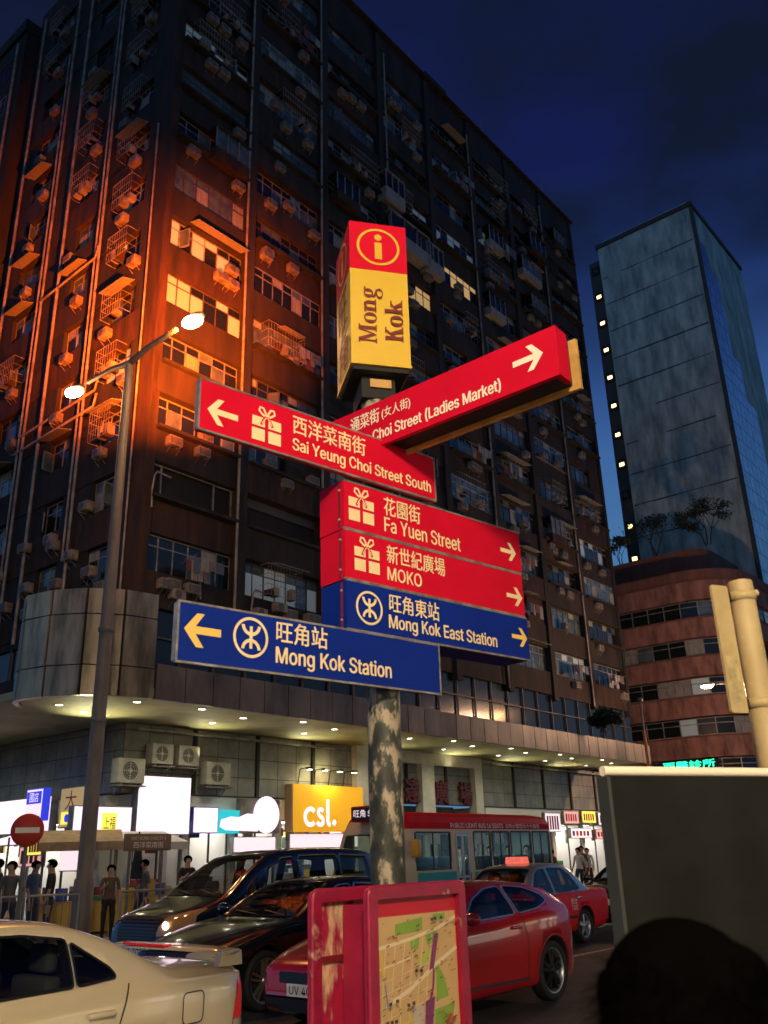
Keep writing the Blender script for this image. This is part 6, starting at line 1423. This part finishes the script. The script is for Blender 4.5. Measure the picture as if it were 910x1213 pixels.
Q = Matrix.Translation((0.30, 0, 0)) @ Matrix.Rotation(-pi/2, 4, 'Z'); b.box(-.38, .38, -0.012, -0.001, 2.54, 2.82, M_black, Q); b.text('旺角', -0.34, 0.04, 2.60, 2.78, -0.015, E_white2, Q); b.text('$8', 0.12, 0.32, 2.60, 2.76, -0.015, E_white2, Q)
b.build('destination_sign', bus)
b = MB(); b.tube([(0.85, -1.0, 1.75), (0.72, -1.2, 1.80), (0.70, -1.22, 1.95)], 0.018, M_black, 6); b.box(0.62, 0.78, -1.33, -1.12, 1.66, 2.06, mat('amber_mirror_back', (0.55, 0.28, 0.03), 0.4), bev=0.04); b.build('door_mirror', bus)
for s in (-1, 1):
    b = MB(); b.box(-0.03, 0.05, s*0.70-0.14, s*0.70+0.14, 0.75, 0.95, M_lampdim, bev=0.03); b.build('headlight', bus)
b = MB(); b.box(-0.06, 0.06, -0.92, 0.92, 0.36, 0.58, M_black, bev=0.03); b.build('bumper', bus)
for x in (1.0, 5.9):
    for s in (-1, 1): wheel(bus, x, s*0.88, 0.37, 0.22, ST_STEEL, s < 0)
M_seat = mat('bus_seat_blue', (0.05, 0.08, 0.14), 0.7)
for k in range(5):
    for s in (-1, 1):
        if k == 0 and s == -1: continue
        b = MB(); x = 2.9+k*0.92; b.box(x, x+.42, s*.52-.36, s*.52+.36, .95, 1.08, M_seat, bev=.03); b.box(x+.40, x+.50, s*.52-.36, s*.52+.36, 1.0, 1.66, M_seat, bev=.03); b.build('seat', bus)
b = MB(); b.box(2.5, 6.8, -0.10, 0.10, 2.315, 2.335, emat('bus_ceiling_lamp', (0.85, 1.0, 0.9), 16.0)); b.build('ceiling_lamp', bus)
b = MB()
for (x, w) in ((3.55, .45), (4.45, .4), (1.6, .4)): b.box(x, x+w, -.978, -.974, 1.95, 2.2, M_white)
b.build('window_notice', bus)

# ------------------------------------------------------------------ people
def skin_person(name, label, loc, facing, h, shirt, trousers, pose='stand', group=None, fingers=False, hair='short', extra_hold=None, skinm=None, parent_z=0.125):
    """one continuous body grown over a joint skeleton; faces +y before turning"""
    k = h/1.72; V = []; E = []; R = []
    def v(x, y, z, r, p=None):
        V.append((x*k, y*k, z*k)); R.append(r*k)
        if p is not None: E.append((p, len(V)-1))
        return len(V)-1
    sit = pose == 'sit'
    pel = v(0, 0, 0.95, 0.135)
    sp1 = v(0, 0.01, 1.08, 0.125, pel); sp2 = v(0, 0.0, 1.24, 0.145, sp1); ch = v(0, -0.01, 1.38, 0.135, sp2); nk = v(0, 0.0, 1.475, 0.058, ch)
    hb = v(0, 0.02, 1.54, 0.070, nk); hm = v(0, 0.022, 1.62, 0.092, hb); ht = v(0, 0.012, 1.69, 0.070, hm)
    walk = 0.16 if pose == 'walk' else 0.0
    for s in (-1, 1):
        sh = v(s*0.175, -0.01, 1.415, 0.062, ch); 
        sw = 0.14*s if pose == 'walk' else 0.02
        if pose == 'phone' and s == 1:
            el = v(s*0.22, 0.06, 1.16, 0.043, sh); wr = v(s*0.12, 0.24, 1.25, 0.030, el); d = (-0.03, 0.06, 0.05)
        elif sit:
            el = v(s*0.23, 0.05, 1.17, 0.043, sh); wr = v(s*0.16, 0.26, 1.08, 0.030, el); d = (-0.02*s, 0.08, -0.01)
        else:
            el = v(s*0.225, -0.02+sw*0.4, 1.15, 0.043, sh); wr = v(s*0.235, 0.05+sw, 0.92, 0.030, el); d = (0.0, 0.02, -0.08)
        pw = (V[wr][0]/k, V[wr][1]/k, V[wr][2]/k)
        pa = v(pw[0]+d[0]*.6, pw[1]+d[1]*.6, pw[2]+d[2]*.6, 0.030, wr)
        if fingers:
            for q, (ox, ln) in enumerate(((-.030, .060), (-.010, .072), (.010, .068), (.028, .052))):
                a = v(pw[0]+d[0], pw[1]+d[1]+ox, pw[2]+d[2], 0.0095, pa); b2 = v(pw[0]+d[0]-s*.008, pw[1]+d[1]+ox, pw[2]+d[2]-ln*.55, 0.0085, a); v(pw[0]+d[0]-s*.022, pw[1]+d[1]+ox, pw[2]+d[2]-ln, 0.007, b2)
            a = v(pw[0]-s*.012, pw[1]+.045, pw[2]-.05, 0.010, pa); v(pw[0]-s*.02, pw[1]+.06, pw[2]-.085, 0.008, a)
        else: v(pw[0]+d[0]*1.7, pw[1]+d[1]*1.7, pw[2]+d[2]*1.7, 0.018, pa)
        hp = v(s*0.10, 0, 0.90, 0.105, pel)
        if sit: kn = v(s*0.12, 0.42, 0.92, 0.070, hp); an = v(s*0.12, 0.44, 0.50, 0.045, kn); v(s*0.12, 0.58, 0.46, 0.035, an)
        else:
            st = s*walk; kn = v(s*0.105, 0.03+st*0.9, 0.50, 0.064, hp); an = v(s*0.10, -0.03+st*1.6, 0.085, 0.042, kn); v(s*0.115, 0.12+st*1.6, 0.035, 0.036, an)
    me = bpy.data.meshes.new('body'); me.from_pydata(V, E, []); o = bpy.data.objects.new('body', me); COL.objects.link(o)
    md = o.modifiers.new('s', 'SKIN'); md.use_smooth_shade = True
    for i, d in enumerate(me.skin_vertices[0].data): d.radius = (R[i], R[i]*(0.72 if i in (1, 2, 3) else 1.0)); d.use_root = (i == 0)
    sb = o.modifiers.new('u', 'SUBSURF'); sb.levels = 2 if fingers else 1; sb.render_levels = sb.levels
    bpy.context.view_layer.update()
    m2 = bpy.data.meshes.new_from_object(o.evaluated_get(bpy.context.evaluated_depsgraph_get())); bpy.data.objects.remove(o)
    for m in (shirt, trousers, skinm or M_skin, M_black): m2.materials.append(m)
    for p in m2.polygons:
        c = p.center/k; p.use_smooth = True
        if c.z > 1.455 and abs(c.x) < 0.10: i = 2
        elif c.z < 0.075 and not sit: i = 3
        elif sit: i = 2 if (c.y > 0.16 and c.z > 1.02) else (1 if c.z < 1.0 else 0)
        elif abs(c.x) > 0.165 and c.z < 1.16: i = 2
        elif pose == 'phone' and c.y > 0.10 and c.z > 1.05: i = 2
        elif c.z < 0.97: i = 1
        else: i = 0
        p.material_index = i
    t = thing(name, label, 'person', loc, facing, group)
    b = bpy.data.objects.new('body', m2); COL.objects.link(b); b.parent = t
    if sit: b.location = (0, 0, -0.93*k)
    off = (0, 0, -0.93*k if sit else 0)
    f = MB(); f.sphere((0, 0.108*k, 1.595*k), 0.017*k, skinm or M_skin, 8, 6, sc=(.8, 1.1, 1.3))
    for s in (-1, 1):
        f.sphere((s*0.033*k, 0.098*k, 1.625*k), 0.011*k, M_white, 8, 6); f.sphere((s*0.033*k, 0.106*k, 1.625*k), 0.0055*k, M_black, 8, 6)
        f.sphere((s*0.093*k, 0.015*k, 1.605*k), 0.026*k, skinm or M_skin, 8, 6, sc=(.35, .7, 1.1))
    f.box(-0.024*k, 0.024*k, 0.092*k, 0.105*k, 1.560*k, 1.566*k, mat('lips', (0.30, 0.10, 0.08), 0.5)); f.build('face', t, off)
    hr = MB(); bm = bmesh.new(); bmesh.ops.create_uvsphere(bm, u_segments=20, v_segments=14, radius=1)
    for q in bm.verts:
        n = q.co.copy(); rr = 0.110*k; drop = 1.0 if n.y < 0.25 else 0.0
        q.co = Vector((n.x*rr*0.98, 0.012*k+n.y*rr*1.06, 1.645*k+n.z*rr*(0.92 if n.z > 0 else 0.85)))
        if n.y > 0.1 and n.z < 0.28: q.co.y = min(q.co.y, 0.055*k)
    hr.bm(bm, M_hair, True)
    if hair == 'short': hr.build('hair', t, off)
    elif hair == 'wild':
        from mathutils import noise
        r = random.Random(12); c0 = Vector((0, -0.005, 1.615))*k
        def surf(d):
            lump = noise.noise(d*2.2+Vector((3, 1, 7)))*0.014+noise.noise(d*6.5)*0.004+noise.noise(d*14)*0.0015
            rr = 0.118+lump+(0.030 if d.z < 0 and d.y < 0.3 else 0.03*max(0, -d.y)*max(0, 0.4-d.z))
            if d.y > 0.35 and d.z < 0.5: rr = min(rr, 0.085)
            return c0+Vector((d.x*rr*1.06, d.y*rr*1.05, d.z*rr*(1.0 if d.z > 0 else 1.25)))*k
        bm = bmesh.new(); bmesh.ops.create_icosphere(bm, subdivisions=6, radius=1)
        for q in bm.verts: q.co = surf(q.co.normalized())
        hr.bm(bm, M_hair, True)
        for i in range(7000):
            d = Vector((r.gauss(0, 1), r.gauss(0, 1), r.gauss(0.2, 1))).normalized()
            if d.y > 0.35 and d.z < 0.45: continue
            g_ = (d.cross(Vector((0, 0, 1)))*r.uniform(-1, 1)+Vector((0, 0, -.6))).normalized(); p_ = surf(d)-d*0.004; pts = [p_]; L = r.uniform(.02, .075)
            for j in range(5):
                g_ = (g_+d*0.34*(1 if j < 3 else -0.6)+Vector((r.uniform(-.5, .5), r.uniform(-.5, .5), r.uniform(-.5, .5)))*.45).normalized(); p_ = p_+g_*L/5; pts.append(p_.copy())
            e = g_.cross(d).normalized()*0.00045
            vs = []
            for j, p_ in enumerate(pts): w = 1-j/5*.7; vs += [p_+e*w, p_-e*w]
            hr.add(vs, [(2*j, 2*j+1, 2*j+3, 2*j+2) for j in range(5)], M_hair, True)
        hr.build('hair', t, off)
    return t
def cm(n, c): return mat(n, c, 0.8, col2=tuple(q*0.75 for q in c), scale=9)
S_black = cm('black_cloth', (0.015, 0.015, 0.017)); S_grey = cm('grey_cloth', (0.10, 0.10, 0.10)); S_white = cm('white_cloth', (0.55, 0.54, 0.52)); S_blue = cm('blue_cloth', (0.05, 0.09, 0.18)); S_tan = cm('tan_cloth', (0.13, 0.09, 0.06)); S_jean = cm('dark_jeans', (0.03, 0.04, 0.07)); S_red = cm('red_cloth', (0.28, 0.03, 0.03)); S_green = cm('green_cloth', (0.08, 0.16, 0.09))
skin_person('person', 'person seen from behind with wild curly dark hair at the lower right', (0.335, 1.17, 0.125), 0.12, 1.475, S_black, S_black, hair='wild', fingers=True)
skin_person('person', 'person in black standing with back turned behind the corner railing', W(10.95, 18.4, 0.125), A-0.6+pi/2, 1.70, S_black, S_jean)
skin_person('person', 'person in pale grey walking behind the no entry sign post', W(10.0, 18.3, 0.125), A+2.2, 1.68, S_grey, S_jean, 'walk')
skin_person('person', 'person in white shirt half hidden at the far left picture edge', W(9.55, 18.4, 0.125), A+1.9, 1.72, S_white, S_black, 'walk')
skin_person('person', 'person in a tan top looking at a phone, just left of the lamp pole', W(12.6, 18.7, 0.125), A+2.6, 1.56, S_tan, S_black, 'phone')
skin_person('person', 'person in grey between the lamp pole and the dark van, by the shops', W(14.6, 20.2, 0.125), A+1.2, 1.66, S_grey, S_jean, 'walk')
for (u, v_, s, tr, ps, f, h, lab) in ((10.4, 19.6, S_black, S_black, 'walk', 0.8, 1.74, 'dark walker deeper behind the pale grey person, side street pavement'), (11.6, 20.2, S_blue, S_jean, 'stand', 3.6, 1.69, 'dark blue figure by the side street stalls, right of the person in black'), (15.3, 19.4, S_black, S_jean, 'phone', 2.8, 1.72, 'dark figure holding a phone right beside the brown street name plate'), (33.6, 18.3, S_white, S_jean, 'walk', 1.5, 1.68, 'far walker in a white shirt behind the taxi roof'), (34.6, 18.7, S_grey, S_black, 'stand', 2.4, 1.74, 'far person in grey waiting on the kerb behind the taxi boot'), (36.0, 19.2, S_white, S_black, 'phone', 2.0, 1.66, 'far person in pale top holding a phone under the arcade'), (37.6, 18.6, S_black, S_black, 'walk', 1.2, 1.76, 'far walker in black under the arcade near the hoarding edge'), (35.2, 20.4, S_tan, S_jean, 'walk', 4.4, 1.64, 'far walker in tan close to the shop fronts')):
    skin_person('person', lab, W(u, v_, 0.125), A+f, h, s, tr, ps)
for (x, y, s, lab) in ((1.55, 0.42, S_blue, 'minibus driver in blue behind the first side window'), (2.98, -0.0, S_white, None), (3.82, -0.52, S_grey, 'bus passenger in grey at the first window behind the door'), (4.74, -0.50, S_black, 'bus passenger in black at the middle rear window'), (5.66, -0.50, S_green, 'bus passenger in green, second from the rear of the minibus'), (6.58, -0.52, S_tan, 'bus passenger in tan on the rearmost seat'), (4.74, 0.52, S_white, 'bus passenger in white on the far side of the aisle')):
    if not lab: continue
    p = W(16.75, 14.95)+Uv*(x+0.18)+Vv*y; skin_person('person', lab, (p.x, p.y, 1.08+0.04), A+pi/2, 1.66, s, S_jean, 'sit')
    if x < 2: MB().box(1.52, 1.98, 0.08, 0.76, .95, 1.08, M_seat, bev=.03).box(1.96, 2.06, .08, .76, 1.0, 1.7, M_seat, bev=.03).build('seat', bus)
for (u, v_, z, c_, h, lab) in ((7.42+2.42, 9.80+.36, .52, S_white, 1.66, 'driver in a white shirt at the wheel of the black saloon'), (13.95+2.22, 10.30+.36, .56, S_blue, 1.64, 'driver in blue at the wheel of the red taxi'), (7.28+2.45, 7.22+.36, .44, S_grey, 1.62, 'driver in grey at the wheel of the red coupe'), (8.75+2.4, 12.25+.40, .80, S_grey, 1.66, 'driver in grey high up in the dark people carrier')):
    skin_person('person', lab, W(u, v_, z), A+pi/2, h, c_, S_black, 'sit')
